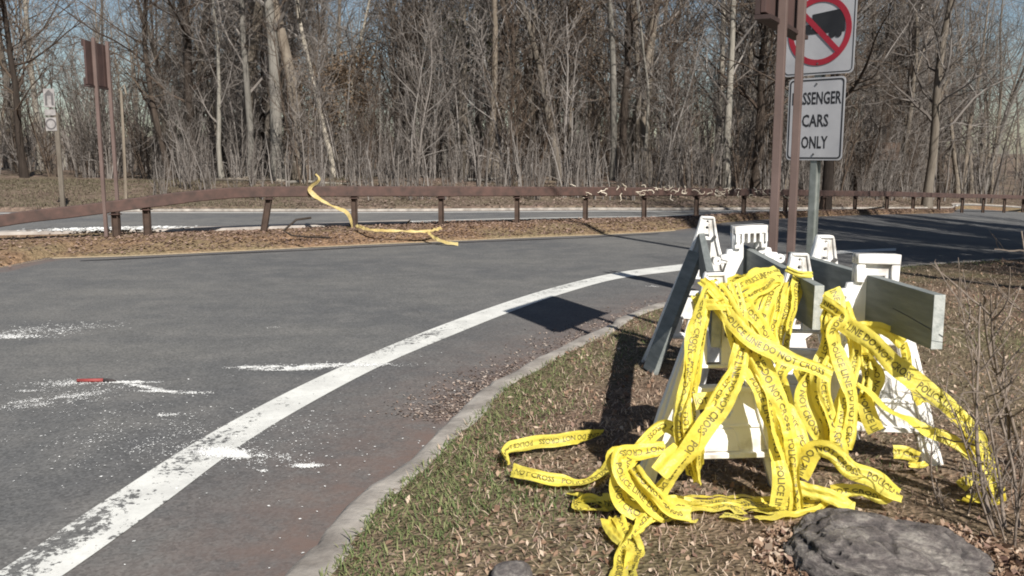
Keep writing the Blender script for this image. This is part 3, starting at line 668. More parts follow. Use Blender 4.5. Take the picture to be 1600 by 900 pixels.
# ------------------------------------------------------------------ barricades
def frame_outline(kind):
    H = 1.0; hb = .37
    if kind == 'narrow':
        right = [(.036, H), (.046, H - .008), (.066, .90), (.092, .80), (.135, .68), (.235, .40), (.30, .19), (hb, 0)]
    else:
        right = [(.095, H), (.095, H - .13), (.125, H - .135), (.13, H - .16), (.165, H - .165), (.165, H - .19), (.13, H - .20), (.175, .66), (.25, .42), (.31, .19), (hb, 0)]
    right_in = [(hb - .10, 0), (.225, .18)]
    out = right + right_in
    left = [(-x, z) for x, z in reversed(out)]
    return out + left
def make_frame(kind):
    """one moulded A-frame end in the XZ plane; returns parts (name, mesh, subparts)"""
    out = frame_outline(kind)
    slot = [(-.03, .60), (.03, .60), (.03, .845), (-.03, .845)]
    if kind == 'broad': slot = [(-.035, .62), (.035, .62), (.035, .90), (-.035, .90)]
    win = [(-.115, .585), (.115, .585), (.145, .49), (-.145, .49)]
    arch = [(-.05, .36), (.07, .36), (.085, .39), (.07, .44), (.03, .465), (-.02, .465), (-.07, .43)]
    lslot = [(-.13, .215), (-.095, .215), (-.075, .33), (-.105, .33)]
    c2 = circ(.045, 18, .02, .40)
    holes = [slot, win, c2 if kind == 'broad' else arch, lslot, circ(.007, 8, 0, .965)]
    if kind == 'narrow': holes += [circ(.009, 10, 0, .925), [(-.014, .868), (.014, .868), (.014, .884), (-.014, .884)]]
    pan = curve2d('web', [out] + holes, .03, .004, M['plastic']); pan.transform(RX)
    # rim: legs and rails standing proud
    def bar(P, th=.07): 
        me = curve2d('rim', [P], th * .8, .005, M['plastic']); me.transform(RX); return me
    top = .99
    xt = .045 if kind == 'narrow' else .07
    rims = []
    for s in (1, -1):
        x1_, x2_ = ((.050, .028) if kind == 'narrow' else (.10, .082))
        L = [(s * .355, .005), (s * .30, .005), (s * .205, .33), (s * .14, .56), (s * x2_, .84), (s * x1_, .86), (s * .16, .58), (s * .235, .33)]
        if kind == 'narrow': L[4:6] = [(s * .058, .84), (s * .034, .985), (s * .043, .985), (s * .078, .82)]
        if s < 0: L = L[::-1]
        rims.append(('leg_rib', bar(L)))
    rims.append(('cross_rail', bar([(-.165, .475), (-.16, .50), (.16, .50), (.165, .475)], .075)))
    rims.append(('cross_rail', bar([(-.135, .585), (-.13, .60), (.13, .60), (.135, .585)], .065)))
    rims.append(('cross_rail', bar([(-.265, .18), (-.26, .205), (.26, .205), (.265, .18)], .085)))
    rims.append(('cross_rail', bar([(-.205, .315), (-.2, .33), (.2, .33), (.205, .315)], .055)))
    # raised plinth panel in the lower web
    if kind == 'narrow':
        rims.append(('plinth', bar([(-.08, .21), (-.065, .31), (.09, .31), (.12, .21)], .06)))
        rims.append(('top_cap', bar([(-.040, .985), (-.036, 1.0), (.036, 1.0), (.040, .985)], .06)))
        for s in (-1, 1): rims.append(('top_rib', bar([(s * .022, .87), (s * .016, .975), (s * .010, .975), (s * .014, .87)][::s], .045)))
    else:
        rims.append(('top_cap', bar([(-.095, .955), (-.095, 1.0), (.095, 1.0), (.095, .955)], .10)))
        for s in (-1, 1):
            rims.append(('top_rib', bar([(s * .095, .87), (s * .095, .955), (s * .058, .955), (s * .058, .87)][::s], .085)))
            lug = curve2d('lug', [circ(.026, 14, s * .185, .80), circ(.009, 8, s * .185, .80)], .02, .002, M['plastic']); lug.transform(RX); rims.append(('lug', lug))
            rims.append(('lug_arm', bar([(s * .12, .785), (s * .12, .815), (s * .165, .815), (s * .165, .785)][::s], .02)))
        rims.append(('plinth', bar([(-.09, .33), (-.09, .40), (-.05, .455), (.06, .46), (.10, .43), (.12, .33)], .035)))
    return pan, rims
FR = {k: make_frame(k) for k in ('narrow', 'broad')}
comb = None
def barricade(label, frames, board, name='barricade'):
    """frames: list of (kind, x, y, rz, tiltx, scale, zoff)"""
    fx, fy = frames[0][1], frames[0][2]
    root = empty(name, (fx, fy, 0)); tag(root, label, 'barricade', 'plastic barricades piled on the verge')
    for (kind, x, y, rz, tx, ty, s) in frames:
        pan, rims = FR[kind]; z = float(zverge(np.array([x]), np.array([y]))[0]) - .012
        e = link('end_frame', pan, root)
        e.location = (x - fx, y - fy, z); e.rotation_euler = (tx, ty, rz); e.scale = (s, s, s)
        for nm, rm in rims: link(nm, rm, e)
        for zz in ((.965,) if kind == 'narrow' else (.975,)):
            pass
        if kind == 'broad' and y > 5:
            for q in range(6): MB().box((-.085 + .034 * q, -.0, .935), (.012, .11, .05)).build('comb_rib', M['plastic'], e)
        for (bx_, bz_) in ((0, .73), (0, .87)):
            MB().tube([(bx_ + .05, -.045, bz_), (bx_ + .05, -.03, bz_)], .011, 8).build('bolt', M['bolt'], e)
    (x0, y0, zt0), (x1, y1, zt1), hgt, th = board
    a = Vector((x0 - fx, y0 - fy, zt0 - hgt / 2)); b = Vector((x1 - fx, y1 - fy, zt1 - hgt / 2)); v = b - a; L = v.length
    bd = MB(); seg = 8
    rot = v.to_track_quat('Y', 'Z').to_matrix()
    bd.box((0, 0, 0), (th, L, hgt), None)
    me = bd.mesh('board', [M['board'], M['board_end']], bevel=.0025)
    for p in me.polygons:
        if abs(p.normal.y) > .8: p.material_index = 1
    o = link('board', me, root); o.location = (a + b) / 2; o.rotation_euler = rot.to_euler()
    return root, o
# left long one: far narrow frame, near narrow frame wrapped in tape
b1, bo1 = barricade('white plastic barricade nearest the road, its near frame wrapped in yellow tape', [('narrow', .865, 3.72, R(2), R(0), R(-1), .98), ('narrow', 1.30, 6.15, R(-6), R(2), R(2), 1.05)],
          ((.85, 3.66, .99), (1.33, 6.3, 1.07), .19, .04))
b2, bo2 = barricade('middle white barricade with combed top bracket, behind the taped near frame', [('narrow', 1.42, 4.42, R(-4), R(-3), R(1), .97), ('broad', 1.44, 5.35, R(4), R(2), R(-2), 1.04)],
          ((1.415, 4.08, 1.0), (1.42, 5.55, 1.045), .21, .045))
b3, bo3 = barricade('rightmost white barricade whose thick grey board end points at the camera', [('broad', 1.64, 4.02, R(-4), R(-2), R(1), 1.0), ('narrow', 1.70, 4.95, R(6), R(2), R(1), 1.02)],
          ((1.655, 3.42, 1.06), (1.60, 5.1, 1.045), .215, .045))
ck = MB().tube([(-.0235, -.83, -.03), (-.0235, -.65, -.012), (-.0235, -.5, .0)], .0016, 5).build('crack', M['sign_black'], bo3)

# ------------------------------------------------------------------ caution tape
PH = 'POLICE LINE DO NOT CROSS   '
TW = .071
def phrase():
    me = text_mesh(PH.strip(), .038, .0008, 'LEFT', 1.0)
    bm = bmesh.new(); bm.from_mesh(me); xs_ = [v.co.x for v in bm.verts]; x0, x1 = min(xs_), max(xs_); sc_ = .46 / (x1 - x0)
    ys_ = [v.co.y for v in bm.verts]; ym = (min(ys_) + max(ys_)) / 2
    for v in bm.verts: v.co.x = (v.co.x - x0) * sc_; v.co.y = (v.co.y - ym)
    for k in range(1, 40):
        bmesh.ops.bisect_plane(bm, geom=bm.verts[:] + bm.edges[:] + bm.faces[:], plane_co=(k * .02, 0, 0), plane_no=(1, 0, 0))
    for yy in (-.0127, 0, .0127):
        bmesh.ops.bisect_plane(bm, geom=bm.verts[:] + bm.edges[:] + bm.faces[:], plane_co=(0, yy, 0), plane_no=(0, 1, 0))
    bmesh.ops.triangulate(bm, faces=bm.faces[:])
    V = np.array([v.co[:] for v in bm.verts]); Fc = np.array([[v.index for v in f.verts] for f in bm.faces]); bm.free()
    return V, Fc
PV, PF = phrase()
def ribbon(ctrl, parent, width=TW, name='strand', text=True, mat='tape', seed=0, crumple=.62, phase=None, fold=0.0, world=False):
    """ctrl: (px, py, Y, roll in degrees); roll turns the ribbon about its own length"""
    r_ = random.Random(seed * 31 + 5)
    P = [Vector(c[:3]) if world else at(*c[:3]) for c in ctrl]; rl = [c[3] for c in ctrl]
    pts = []; rolls = []
    for i in range(len(P) - 1):
        p0, p1, p2, p3 = P[max(i - 1, 0)], P[i], P[i + 1], P[min(i + 2, len(P) - 1)]
        for t in np.linspace(0, 1, 12, endpoint=False):
            pts.append(.5 * ((2 * p1) + (p2 - p0) * t + (2 * p0 - 5 * p1 + 4 * p2 - p3) * t * t + (-p0 + 3 * p1 - 3 * p2 + p3) * t ** 3))
            rolls.append(rl[i] + (rl[i + 1] - rl[i]) * (t * t * (3 - 2 * t)))
    pts.append(P[-1]); rolls.append(rl[-1])
    A = np.array([p[:] for p in pts]); d = np.r_[0, np.cumsum(np.linalg.norm(np.diff(A, axis=0), axis=1))]
    L = d[-1]; n = max(6, int(L / .009)); s = np.linspace(0, L, n)
    A = np.stack([np.interp(s, d, A[:, k]) for k in range(3)], 1); rolls = np.radians(np.interp(s, d, rolls))
    sd_ = r_.uniform(0, 50)
    # wander
    for k in range(3):
        A[:, k] += crumple * .006 * np.sin(s * (17 + 9 * k) + sd_ + k * 2) * np.minimum(1, s / .08)
    rolls = rolls + crumple * (.55 * np.sin(s * 8.5 + sd_) + .4 * np.sin(s * 21 + sd_ * 2))
    T_ = np.gradient(A, axis=0); T_ /= np.linalg.norm(T_, axis=1)[:, None] + 1e-9
    VD = np.array([0, 0, CAM_H]) - A if mat == 'tape' else np.array([0, -1, .05]) + A * 0
    VD = VD / np.linalg.norm(VD, axis=1)[:, None]
    S_ = np.cross(T_, VD); S_ /= np.linalg.norm(S_, axis=1)[:, None] + 1e-9; Nn = np.cross(S_, T_)
    Wd = S_ * np.cos(rolls)[:, None] + Nn * np.sin(rolls)[:, None]; Nd = np.cross(Wd, T_)
    m = 9; tt = np.linspace(-.5, .5, m)
    cup = (.35 * np.sin(s * 6.1 + sd_) + .35 * np.sin(s * 15.7 + sd_ * 1.7)) * crumple
    fo = fold + crumple * .55 * (1 + np.sin(s * 7 + sd_ * .7) * .7 + .5 * np.sin(s * 19 + sd_))
    G = np.zeros((n, m, 3))
    for j, t in enumerate(tt):
        lat = t * width * (1 - .5 * np.clip(fo, 0, 1))
        nrm = cup * width * (.25 - t * t) * .8 + np.clip(fo, 0, 1) * width * .19 * np.sin(2 * np.pi * (t * 1.9) + 2.5 * np.sin(s * 5 + sd_)) + crumple * .0052 * (np.abs(np.sin(s * 38 + t * 24 + 3 * np.sin(s * 13 + sd_))) - .6) + crumple * .0045 * (np.abs(np.sin(s * 27 - t * 33 + 2 * np.sin(s * 17 + sd_))) - .6)
        G[:, j] = A + Wd * lat[:, None] + Nd * nrm[:, None]
    # keep above the ground
    V = G.reshape(-1, 3)
    if mat == 'tape':
        zg = zverge(V[:, 0], V[:, 1]) + .028; V[:, 2] = np.maximum(V[:, 2], zg + .004 * (1 + np.sin(V[:, 0] * 60)))
    G = V.reshape(n, m, 3)
    i = np.arange(n - 1)[:, None] * m + np.arange(m - 1)[None]
    o = link(name, mesh_np(name, V, np.stack([i, i + 1, i + m + 1, i + m], -1).reshape(-1, 4), [M[mat]], True), parent)
    if text:
        ph = r_.uniform(0, .8) if phase is None else phase; k0 = -ph; VV = []; FF = []; off = 0
        du = np.gradient(G, axis=0); dv = np.gradient(G, axis=1); NG = np.cross(du, dv); NG /= np.linalg.norm(NG, axis=2)[..., None] + 1e-9
        while k0 < L:
            X = PV[:, 0] + k0; Yv = -PV[:, 1]
            fu = X / L * (n - 1); fv = (Yv / TW + .5) * (m - 1)
            ok = (fu > 0) & (fu < n - 1.001)
            fuc = np.clip(fu, 0, n - 1.002); fvc = np.clip(fv, 0, m - 1.002); iu = fuc.astype(int); iv = fvc.astype(int); a = (fuc - iu)[:, None]; b = (fvc - iv)[:, None]
            def bl(Q): return Q[iu, iv] * (1 - a) * (1 - b) + Q[iu + 1, iv] * a * (1 - b) + Q[iu, iv + 1] * (1 - a) * b + Q[iu + 1, iv + 1] * a * b
            B = bl(G); NN = bl(NG); fok = ok[PF].all(1)
            for sgn in (1, -1):
                VV.append(B + NN * (.0011 * sgn)); FF.append(PF[fok] + off); off += len(B)
            k0 += .495
        VV = np.vstack(VV); FF = np.vstack(FF)
        if len(FF):
            us, inv = np.unique(FF, return_inverse=True)
            tag(link('lettering', mesh_np('lettering', VV[us], inv.reshape(-1, 3), [M['ink']]), o), kind='stuff')
    return o
def tape(label, strands, name='caution_tape', dup=0, near=0, **kw):
    root = empty(name, (0, 0, 0)); tag(root, label, 'caution tape')
    rj = random.Random(len(label)); ext = []
    for k in range(dup):
        st = strands[k % len(strands)]; c_, o_ = (st if isinstance(st, tuple) else (st, {}))
        if o_.get('world'): continue
        jx, jy = rj.uniform(-14, 14), rj.uniform(-8, 8)
        ext.append(([(a + jx + rj.uniform(-7, 7), b + jy + rj.uniform(-6, 6), d + rj.uniform(.01, .09), r + rj.uniform(-45, 45)) for a, b, d, r in c_], dict(width=rj.uniform(.05, .07), crumple=rj.uniform(.6, .95), text=rj.random() < .75)))
    strands = strands + ext
    for i, st in enumerate(strands):
        opts = dict(kw)
        if isinstance(st, tuple): opts.update(st[1]); st = st[0]
        if near: st = [(a, b, d - near, r) for a, b, d, r in st]
        ribbon(st, root, seed=hash(label) % 1 + i * 3 + len(label), **opts)
    return root
# near frame: tape hanging over the taped frame of the left barricade
tape('yellow tape draped in long folds over the front barricade frame, hanging to the ground', dup=2, strands=[
    [(1122, 446, 3.70, 20), (1100, 462, 3.60, 30), (1084, 520, 3.58, 25), (1072, 590, 3.52, 10), (1062, 660, 3.46, -25), (1078, 745, 3.45, -50)],
    ([(1098, 452, 3.72, -20), (1092, 490, 3.60, -10), (1082, 560, 3.55, 20), (1070, 640, 3.50, 35), (1080, 700, 3.46, 45), (1088, 752, 3.46, 60)], dict()),
    [(1105, 450, 3.66, 0), (1128, 482, 3.60, 10), (1150, 540, 3.57, 25), (1180, 600, 3.53, 10), (1207, 668, 3.48, -15), (1222, 735, 3.44, 5), (1230, 795, 3.42, 20)],
    ([(1120, 444, 3.66, 40), (1146, 486, 3.60, -20), (1178, 548, 3.55, -30), (1216, 620, 3.50, 10), (1234, 690, 3.46, 20), (1244, 760, 3.42, -10), (1242, 800, 3.42, 0)], dict(width=.08, phase=.3)),
    [(1138, 478, 3.62, 50), (1160, 530, 3.56, 62), (1198, 600, 3.52, 50), (1218, 680, 3.46, 40), (1230, 740, 3.44, 60)],
    ([(1120, 470, 3.64, 5), (1160, 520, 3.53, 0), (1215, 552, 3.5, 5), (1262, 572, 3.48, 8), (1298, 588, 3.47, 15)], dict(crumple=.4, phase=.42)),
    ([(1160, 540, 3.54, 20), (1146, 600, 3.47, -8), (1108, 660, 3.42, 5), (1070, 712, 3.40, 20), (1034, 760, 3.42, 30), (1010, 800, 3.44, 40)], dict(width=.09, crumple=.5, phase=.55)),
    [(1168, 548, 3.56, 40), (1150, 580, 3.50, 30), (1112, 632, 3.45, 40), (1096, 700, 3.43, 65), (1092, 756, 3.43, 80)],
    [(1085, 628, 3.55, 10), (1120, 622, 3.55, 25), (1150, 600, 3.55, 5)],
    [(1072, 690, 3.5, 10), (1040, 665, 3.55, 5), (1010, 690, 3.5, 0), (985, 712, 3.45, 5), (972, 748, 3.4, 10)],
])
tape('yellow tape knotted tightly round the top of the front barricade frame', [
    ([(1088, 474, 3.66, 40), (1112, 474, 3.6, 30), (1140, 480, 3.62, 20), (1152, 474, 3.7, 50)], dict(text=False)),
    ([(1096, 438, 3.68, 10), (1112, 452, 3.62, 15), (1136, 474, 3.6, 20)], dict(text=False, width=.05)),
    [(1148, 442, 3.68, 40), (1154, 470, 3.64, 30), (1160, 505, 3.6, 20), (1172, 540, 3.58, 40)],
    ([(1086, 462, 3.68, 60), (1100, 480, 3.63, 10), (1130, 470, 3.6, -10)], dict(text=False, width=.05)),
])
# between the front frame and the middle barricade
tape('yellow tape strung from front frame to the middle barricade, with hanging loops', dup=4, strands=[
    ([(1136, 462, 3.72, 10), (1160, 444, 3.85, 0), (1190, 432, 3.98, 0), (1216, 424, 4.1, 10)], dict(crumple=.4, phase=.3)),
    [(1150, 482, 3.72, 15), (1180, 458, 3.85, 10), (1216, 436, 4.0, 0)],
    [(1216, 436, 4.05, 10), (1200, 470, 3.92, 30), (1190, 510, 3.86, 0), (1198, 545, 3.82, 20)],
    [(1222, 440, 4.05, -10), (1214, 480, 3.94, 20), (1206, 520, 3.88, -10), (1214, 560, 3.84, 10)],
    [(1188, 446, 3.95, 0), (1176, 480, 3.85, -20), (1170, 520, 3.8, 10), (1186, 548, 3.76, 30)],
    [(1160, 470, 3.8, 30), (1182, 500, 3.8, 10), (1206, 540, 3.8, 10), (1224, 572, 3.76, 30)],
    [(1246, 436, 4.35, 20), (1236, 468, 4.2, 10), (1222, 510, 4.08, -20), (1208, 552, 3.98, 10)],
    [(1248, 436, 4.3, 60), (1240, 480, 4.15, 40), (1232, 520, 4.05, 60), (1222, 560, 3.98, 30)],
    ([(1228, 420, 4.28, 10), (1250, 428, 4.26, 0), (1268, 430, 4.28, 0)], dict(width=.04, text=False)),
])
# dark shaded bundle between middle and right barricades
tape('crumpled bundle of printed yellow tape hanging between middle and right barricades', dup=4, strands=[
    [(1300, 452, 3.75, 10), (1312, 478, 3.7, 40), (1296, 505, 3.68, -30), (1304, 545, 3.66, 20), (1288, 600, 3.62, 0), (1300, 660, 3.58, 20), (1314, 712, 3.55, -10)],
    [(1284, 470, 3.72, -20), (1316, 492, 3.66, 10), (1298, 520, 3.65, 45), (1312, 560, 3.64, 0), (1330, 620, 3.6, 20), (1322, 700, 3.56, 0)],
    [(1316, 470, 3.75, 50), (1330, 510, 3.68, 20), (1336, 560, 3.66, -10), (1322, 620, 3.62, 10), (1306, 690, 3.56, 20)],
    [(1330, 520, 3.72, 0), (1354, 560, 3.7, 20), (1350, 610, 3.66, 0), (1338, 640, 3.62, 30)],
    [(1250, 575, 3.74, 10), (1272, 620, 3.7, 0), (1290, 670, 3.64, 20), (1312, 720, 3.58, -10)],
    [(1276, 570, 3.72, 10), (1254, 612, 3.68, 20), (1268, 660, 3.64, -10), (1296, 700, 3.6, 0)],
    [(1350, 552, 3.7, -20), (1370, 590, 3.7, 10), (1356, 624, 3.66, 20), (1342, 660, 3.64, 0)],
    [(1345, 530, 3.75, 30), (1362, 570, 3.72, 50), (1366, 610, 3.7, 30), (1352, 650, 3.66, 50)],
    ([(1348, 622, 3.62, 10), (1358, 648, 3.6, 0), (1370, 674, 3.6, 5)], dict(crumple=.4, phase=.5)),
    [(1236, 560, 3.72, 30), (1218, 590, 3.66, 0), (1232, 640, 3.6, 10), (1254, 690, 3.54, 20), (1262, 730, 3.5, 30)],
])
tape('printed yellow tape stretched diagonally down across the right barricade', [
    ([(1306, 500, 3.74, 10), (1350, 524, 3.62, 0), (1400, 572, 3.58, 0), (1450, 610, 3.56, 0), (1492, 645, 3.54, 5), (1528, 690, 3.5, 15), (1552, 740, 3.46, 30), (1560, 785, 3.44, 50)], dict(crumple=.4, phase=.05, width=.085)),
    ([(1340, 600, 3.62, 55), (1384, 636, 3.58, 68), (1440, 668, 3.56, 60), (1500, 696, 3.53, 50), (1535, 730, 3.5, 60)], dict(text=False)),
    [(1500, 652, 3.52, 60), (1530, 706, 3.5, 50), (1546, 758, 3.46, 70)],
    ([(1330, 516, 3.8, -20), (1372, 512, 3.78, 0), (1410, 536, 3.78, 10)], dict(text=False)),
    [(1410, 536, 3.82, 40), (1420, 580, 3.8, 40), (1440, 630, 3.78, 60)],
])
# ground bundle
tape('thick rope of yellow tape lying along the ground in front of the barricades', dup=5, near=.10, strands=[
    ([(968, 782, 3.62, 10), (1020, 792, 3.60, 20), (1080, 796, 3.58, -20), (1150, 800, 3.56, 10), (1220, 796, 3.56, 30), (1286, 792, 3.58, 10)], dict(width=.085)),
    ([(960, 790, 3.60, 40), (1030, 800, 3.58, 20), (1100, 804, 3.55, 10), (1180, 806, 3.53, 0), (1240, 800, 3.54, -20), (1276, 800, 3.56, 0)], dict(text=False, width=.08)),
    [(990, 776, 3.66, -20), (1060, 786, 3.63, 10), (1140, 792, 3.6, 30), (1210, 788, 3.6, 10), (1266, 780, 3.62, 0)],
    ([(1180, 832, 3.42, 30), (1220, 818, 3.46, 20), (1262, 806, 3.5, 10), (1296, 790, 3.56, 0)], dict(text=False)),
    ([(1128, 812, 3.48, 10), (1148, 822, 3.45, 0), (1168, 834, 3.42, 0)], dict(crumple=.4)),
    ([(1040, 818, 3.48, 0), (1070, 826, 3.45, 10), (1090, 832, 3.44, 20)], dict(text=False, width=.05)),
    [(1215, 720, 3.5, 20), (1222, 760, 3.46, 0), (1216, 792, 3.46, 30)],
])
tape('tangled knot of printed yellow tape on the grass at the front frame foot', dup=5, near=.08, strands=[
    ([(1040, 700, 3.52, 0), (1000, 706, 3.50, 5), (968, 712, 3.46, 20), (972, 745, 3.42, 40), (1004, 776, 3.42, 20), (1040, 806, 3.42, 5)], dict(crumple=.5)),
    ([(984, 716, 3.45, 10), (966, 752, 3.44, 10), (976, 790, 3.44, 20), (1012, 806, 3.42, 0), (1060, 806, 3.42, 0)], dict(crumple=.5, phase=.15)),
    [(990, 730, 3.42, -10), (1014, 762, 3.4, 0), (1046, 796, 3.4, 10), (1082, 806, 3.42, 20)],
    [(930, 790, 3.62, 20), (962, 784, 3.58, 0), (1000, 790, 3.52, 30), (1034, 816, 3.45, 0)],
    ([(902, 790, 3.66, 30), (916, 780, 3.64, 20), (940, 784, 3.62, 50), (952, 800, 3.55, 20), (920, 806, 3.55, 30), (904, 796, 3.62, 40)], dict(text=False, width=.06)),
    ([(1030, 740, 3.42, 10), (1050, 716, 3.45, 10), (1066, 700, 3.48, 20)], dict(width=.09, text=False, crumple=.4)),
    [(960, 770, 3.56, 40), (984, 800, 3.48, 10), (1010, 812, 3.44, 40), (1056, 800, 3.45, 10)],
])
tape('twisted yellow tape hanging from the knot toward the bottom edge', dup=3, near=.16, strands=[
    [(965, 806, 3.46, 20), (980, 832, 3.36, 50), (994, 860, 3.24, 10), (992, 900, 3.1, 60), (985, 960, 2.9, 20)],
    [(1012, 806, 3.44, 0), (990, 830, 3.36, 30), (972, 862, 3.22, 60), (966, 905, 3.08, 20), (960, 960, 2.92, 0)],
    ([(950, 810, 3.46, 50), (962, 840, 3.34, 10), (988, 862, 3.22, 30), (984, 900, 3.08, 0)], dict(text=False)),
])
def gtape(px, py, roll, off=.02): g_ = gnd(px, py, .15 + off); return (g_.x, g_.y, g_.z, roll)
tape('printed yellow tape loop lying out on the brown grass, left of the barricades', [
    ([gtape(940, 678, 50, .04), gtape(900, 684, 30, .05), gtape(850, 690, 5, .045), gtape(806, 696, 0, .05), gtape(789, 706, 35, .04), gtape(792, 722, 75, .02)], dict(world=True, crumple=.4, phase=.1)),
    ([gtape(800, 734, 0, .05), gtape(836, 744, 5, .045), gtape(872, 750, 20, .03), gtape(905, 754, 55, .015), gtape(938, 742, 60, .015), gtape(958, 720, 60, .02)], dict(world=True, crumple=.4, phase=.25)),
])
tape('yellow tape with a forked tail curling right of the front frame, above the boulder', [
    ([(1246, 742, 3.5, 0), (1272, 704, 3.48, -10), (1300, 708, 3.46, 0), (1330, 734, 3.42, 0), (1372, 750, 3.40, 10), (1408, 775, 3.40, 50)], dict(width=.095, crumple=.5)),
    ([(1234, 760, 3.46, 20), (1272, 768, 3.44, 10), (1310, 782, 3.42, 20), (1336, 792, 3.40, 30)], dict(text=False)),
    [(1300, 770, 3.46, 30), (1340, 766, 3.44, 0), (1372, 778, 3.42, 20), (1392, 774, 3.42, 50)],
])
tape('scrap of printed tape on leaves under the right barricade', [([(1396, 706, 3.95, 0), (1418, 708, 3.95, 0), (1436, 716, 3.92, 10)], dict(crumple=.4)), ([(1420, 726, 3.85, 20), (1438, 728, 3.85, 30), (1450, 724, 3.85, 40)], dict(text=False, width=.04))])
tape('pile of dirty yellow tape behind the shrub stems at right', [
    [(1500, 760, 3.6, 20), (1525, 745, 3.6, 50), (1548, 762, 3.55, 0), (1530, 790, 3.5, 30), (1500, 786, 3.5, 20)],
    [(1520, 700, 3.62, 30), (1550, 730, 3.58, 10), (1562, 780, 3.5, 40)],
    ([(1510, 775, 3.52, 50), (1545, 780, 3.48, 20), (1570, 770, 3.46, 40)], dict(text=False)),
])
# tape on the far rail
tape('faded yellow tape caught on the guardrail and trailing to the island', [
    ([(493, 272, 17.2, 60), (498, 281, 17.2, 55), (484, 294, 17.15, 30), (490, 304, 17.15, 45), (512, 318, 17.2, 55), (540, 331, 17.3, 45), (548, 344, 17.35, 65), (551, 362, 17.3, 60), (553, 374, 16.6, 80)], dict(text=False, width=.095, mat='tape_far', crumple=.4)),
    ([(556, 352, 16.9, 40), (580, 359, 16.3, 45), (630, 361, 16.2, 50), (668, 361, 16.3, 50), (690, 356, 16.8, 30)], dict(text=False, width=.075, mat='tape_far', crumple=.5)),
    ([(668, 361, 16.25, 60), (678, 371, 15.95, 50), (698, 379, 15.7, 40), (716, 381, 15.7, 30)], dict(text=False, width=.08, mat='tape_far', crumple=.5)),
])
# pale dry vine along the shaded stretch of rail
mb = MB(); rr = random.Random(4)
idx = [i for i, p in enumerate(dense) if 1.6 < p.x < 8.5]
for k in range(85):
    i = rr.choice(idx); q = dense[i] + Vector((rr.uniform(-.3, .3), -.11, rr.uniform(-.07, .07))); P = [q]
    a = rr.uniform(0, 6.28)
    for t in range(9):
        a += rr.uniform(-.9, 1.2); q = q + Vector((math.cos(a) * .032, rr.uniform(-.008, .008), math.sin(a) * .022)); P.append(q)
    mb.tube(P, [.009] * 8 + [.006] * 2, 4)
tag(mb.build('dry_vine', island_mat('pale_vine', [(.5, .44, .34), (.72, .65, .53)], .8)), 'pale curly dried vine tangled along the dark stretch of guardrail', 'vine')

# ------------------------------------------------------------------ rocks
def rock(name, label, c, r, mat, seed, sub=5, amp=.12, layered=True):
    bm = bmesh.new(); bmesh.ops.create_icosphere(bm, subdivisions=sub, radius=1); ck_ = []
    off = Vector((seed * 3.1, seed * 1.7, seed * .9))
    for v in bm.verts:
        n_ = v.co.normalized(); p = Vector((n_.x * .9, n_.y * .9, n_.z)) + off
        f = 1 + amp * 1.6 * mnoise.noise(p * 1.1) + amp * .8 * mnoise.noise(p * 2.7)
        q = Vector((n_.x, n_.y, n_.z * 3.2)) + off
        if layered:
            wq = Vector((q.x * 1.1, q.y * 1.1, q.z * 2.2 + 1.2 * mnoise.noise(p * 1.8)))
            cv = 0
            for fr_, dp in ((1, .10), (2.1, .055), (4.3, .028)):
                l_ = mnoise.noise(wq * fr_); g_ = max(0, .09 - abs(l_)) / .09 * max(0, .5 + .9 * mnoise.noise(p * 3 * fr_)); f -= dp * g_; cv = max(cv, g_ * (1 if fr_ < 4 else .7))
            ck_.append(cv)
            f += .03 * mnoise.noise(Vector((q.x * 3, q.y * 3, q.z * 7)))
        f += .02 * mnoise.noise(p * 11)
        if layered:
            hz = (n_.z * 1.0 + .16 * n_.x + .16 * mnoise.noise(Vector((p.x * 1.3, p.y * 1.3, p.z * .6))) + .03 * mnoise.noise(p * 6)) * 9.0; k_ = math.floor(hz); fr2 = hz - k_
            wgt = max(0, .55 + 1.2 * mnoise.noise(Vector((n_.x * 1.6 + k_ * 3.7, n_.y * 1.6, k_ * 1.3))))
            gr_ = max(0, 1 - abs(fr2 - .5) / .13); f += -.045 * gr_ * wgt + .018 * mnoise.noise(Vector((k_ * 5.1, n_.x * 2, n_.y * 2)))
            ck_[-1] = max(ck_[-1], 1.1 * gr_ * wgt)
        # boxier shoulders
        e = 4.2; k = (abs(n_.x) ** e + abs(n_.y) ** e + abs(n_.z) ** e) ** (-1 / e)
        v.co = Vector((n_.x * r[0], n_.y * r[1], n_.z * r[2])) * (k * .75 + .25) * f
    me = bpy.data.meshes.new(name); bm.to_mesh(me); bm.free(); me.materials.append(mat)
    if ck_: a_ = me.attributes.new('crack', 'FLOAT', 'POINT'); a_.data.foreach_set('value', np.array(ck_, dtype=np.float32))
    me.polygons.foreach_set('use_smooth', [True] * len(me.polygons))
    o = link(name, me, None, c); tag(o, label, 'rock'); return o
o = rock('boulder', 'large banded grey boulder filling the bottom right corner', at(1396, 934, 2.98), (.355, .27, .225), M['rock'], 5, 6, .13); o.rotation_euler = (R(6), R(4), R(-10))
bx_, by_ = o.location.x, o.location.y; n = 2600; th = rng.uniform(0, 6.283, n); rr_ = rng.uniform(.9, 1.35, n)
x = bx_ + np.cos(th) * .36 * rr_; y = by_ + np.sin(th) * .29 * rr_
flakes('leaf_drift', np.c_[x, y, zverge(x, y) + rng.uniform(.004, .03, n)], .021, M['leaf'], .7, 1.5, 'brown leaves drifted against the foot of the big boulder', curl=.5, cat='leaves')
o = rock('rock', 'dark rounded rock half hidden left of the big boulder', at(1198, 915, 3.05), (.08, .10, .11), M['rock_dark'], 9, 4)
o = rock('rock', 'small smooth grey stone at the bottom edge in dry grass', at(800, 912, 2.9), (.075, .09, .06), M['rock'], 2, 4, .05, False)

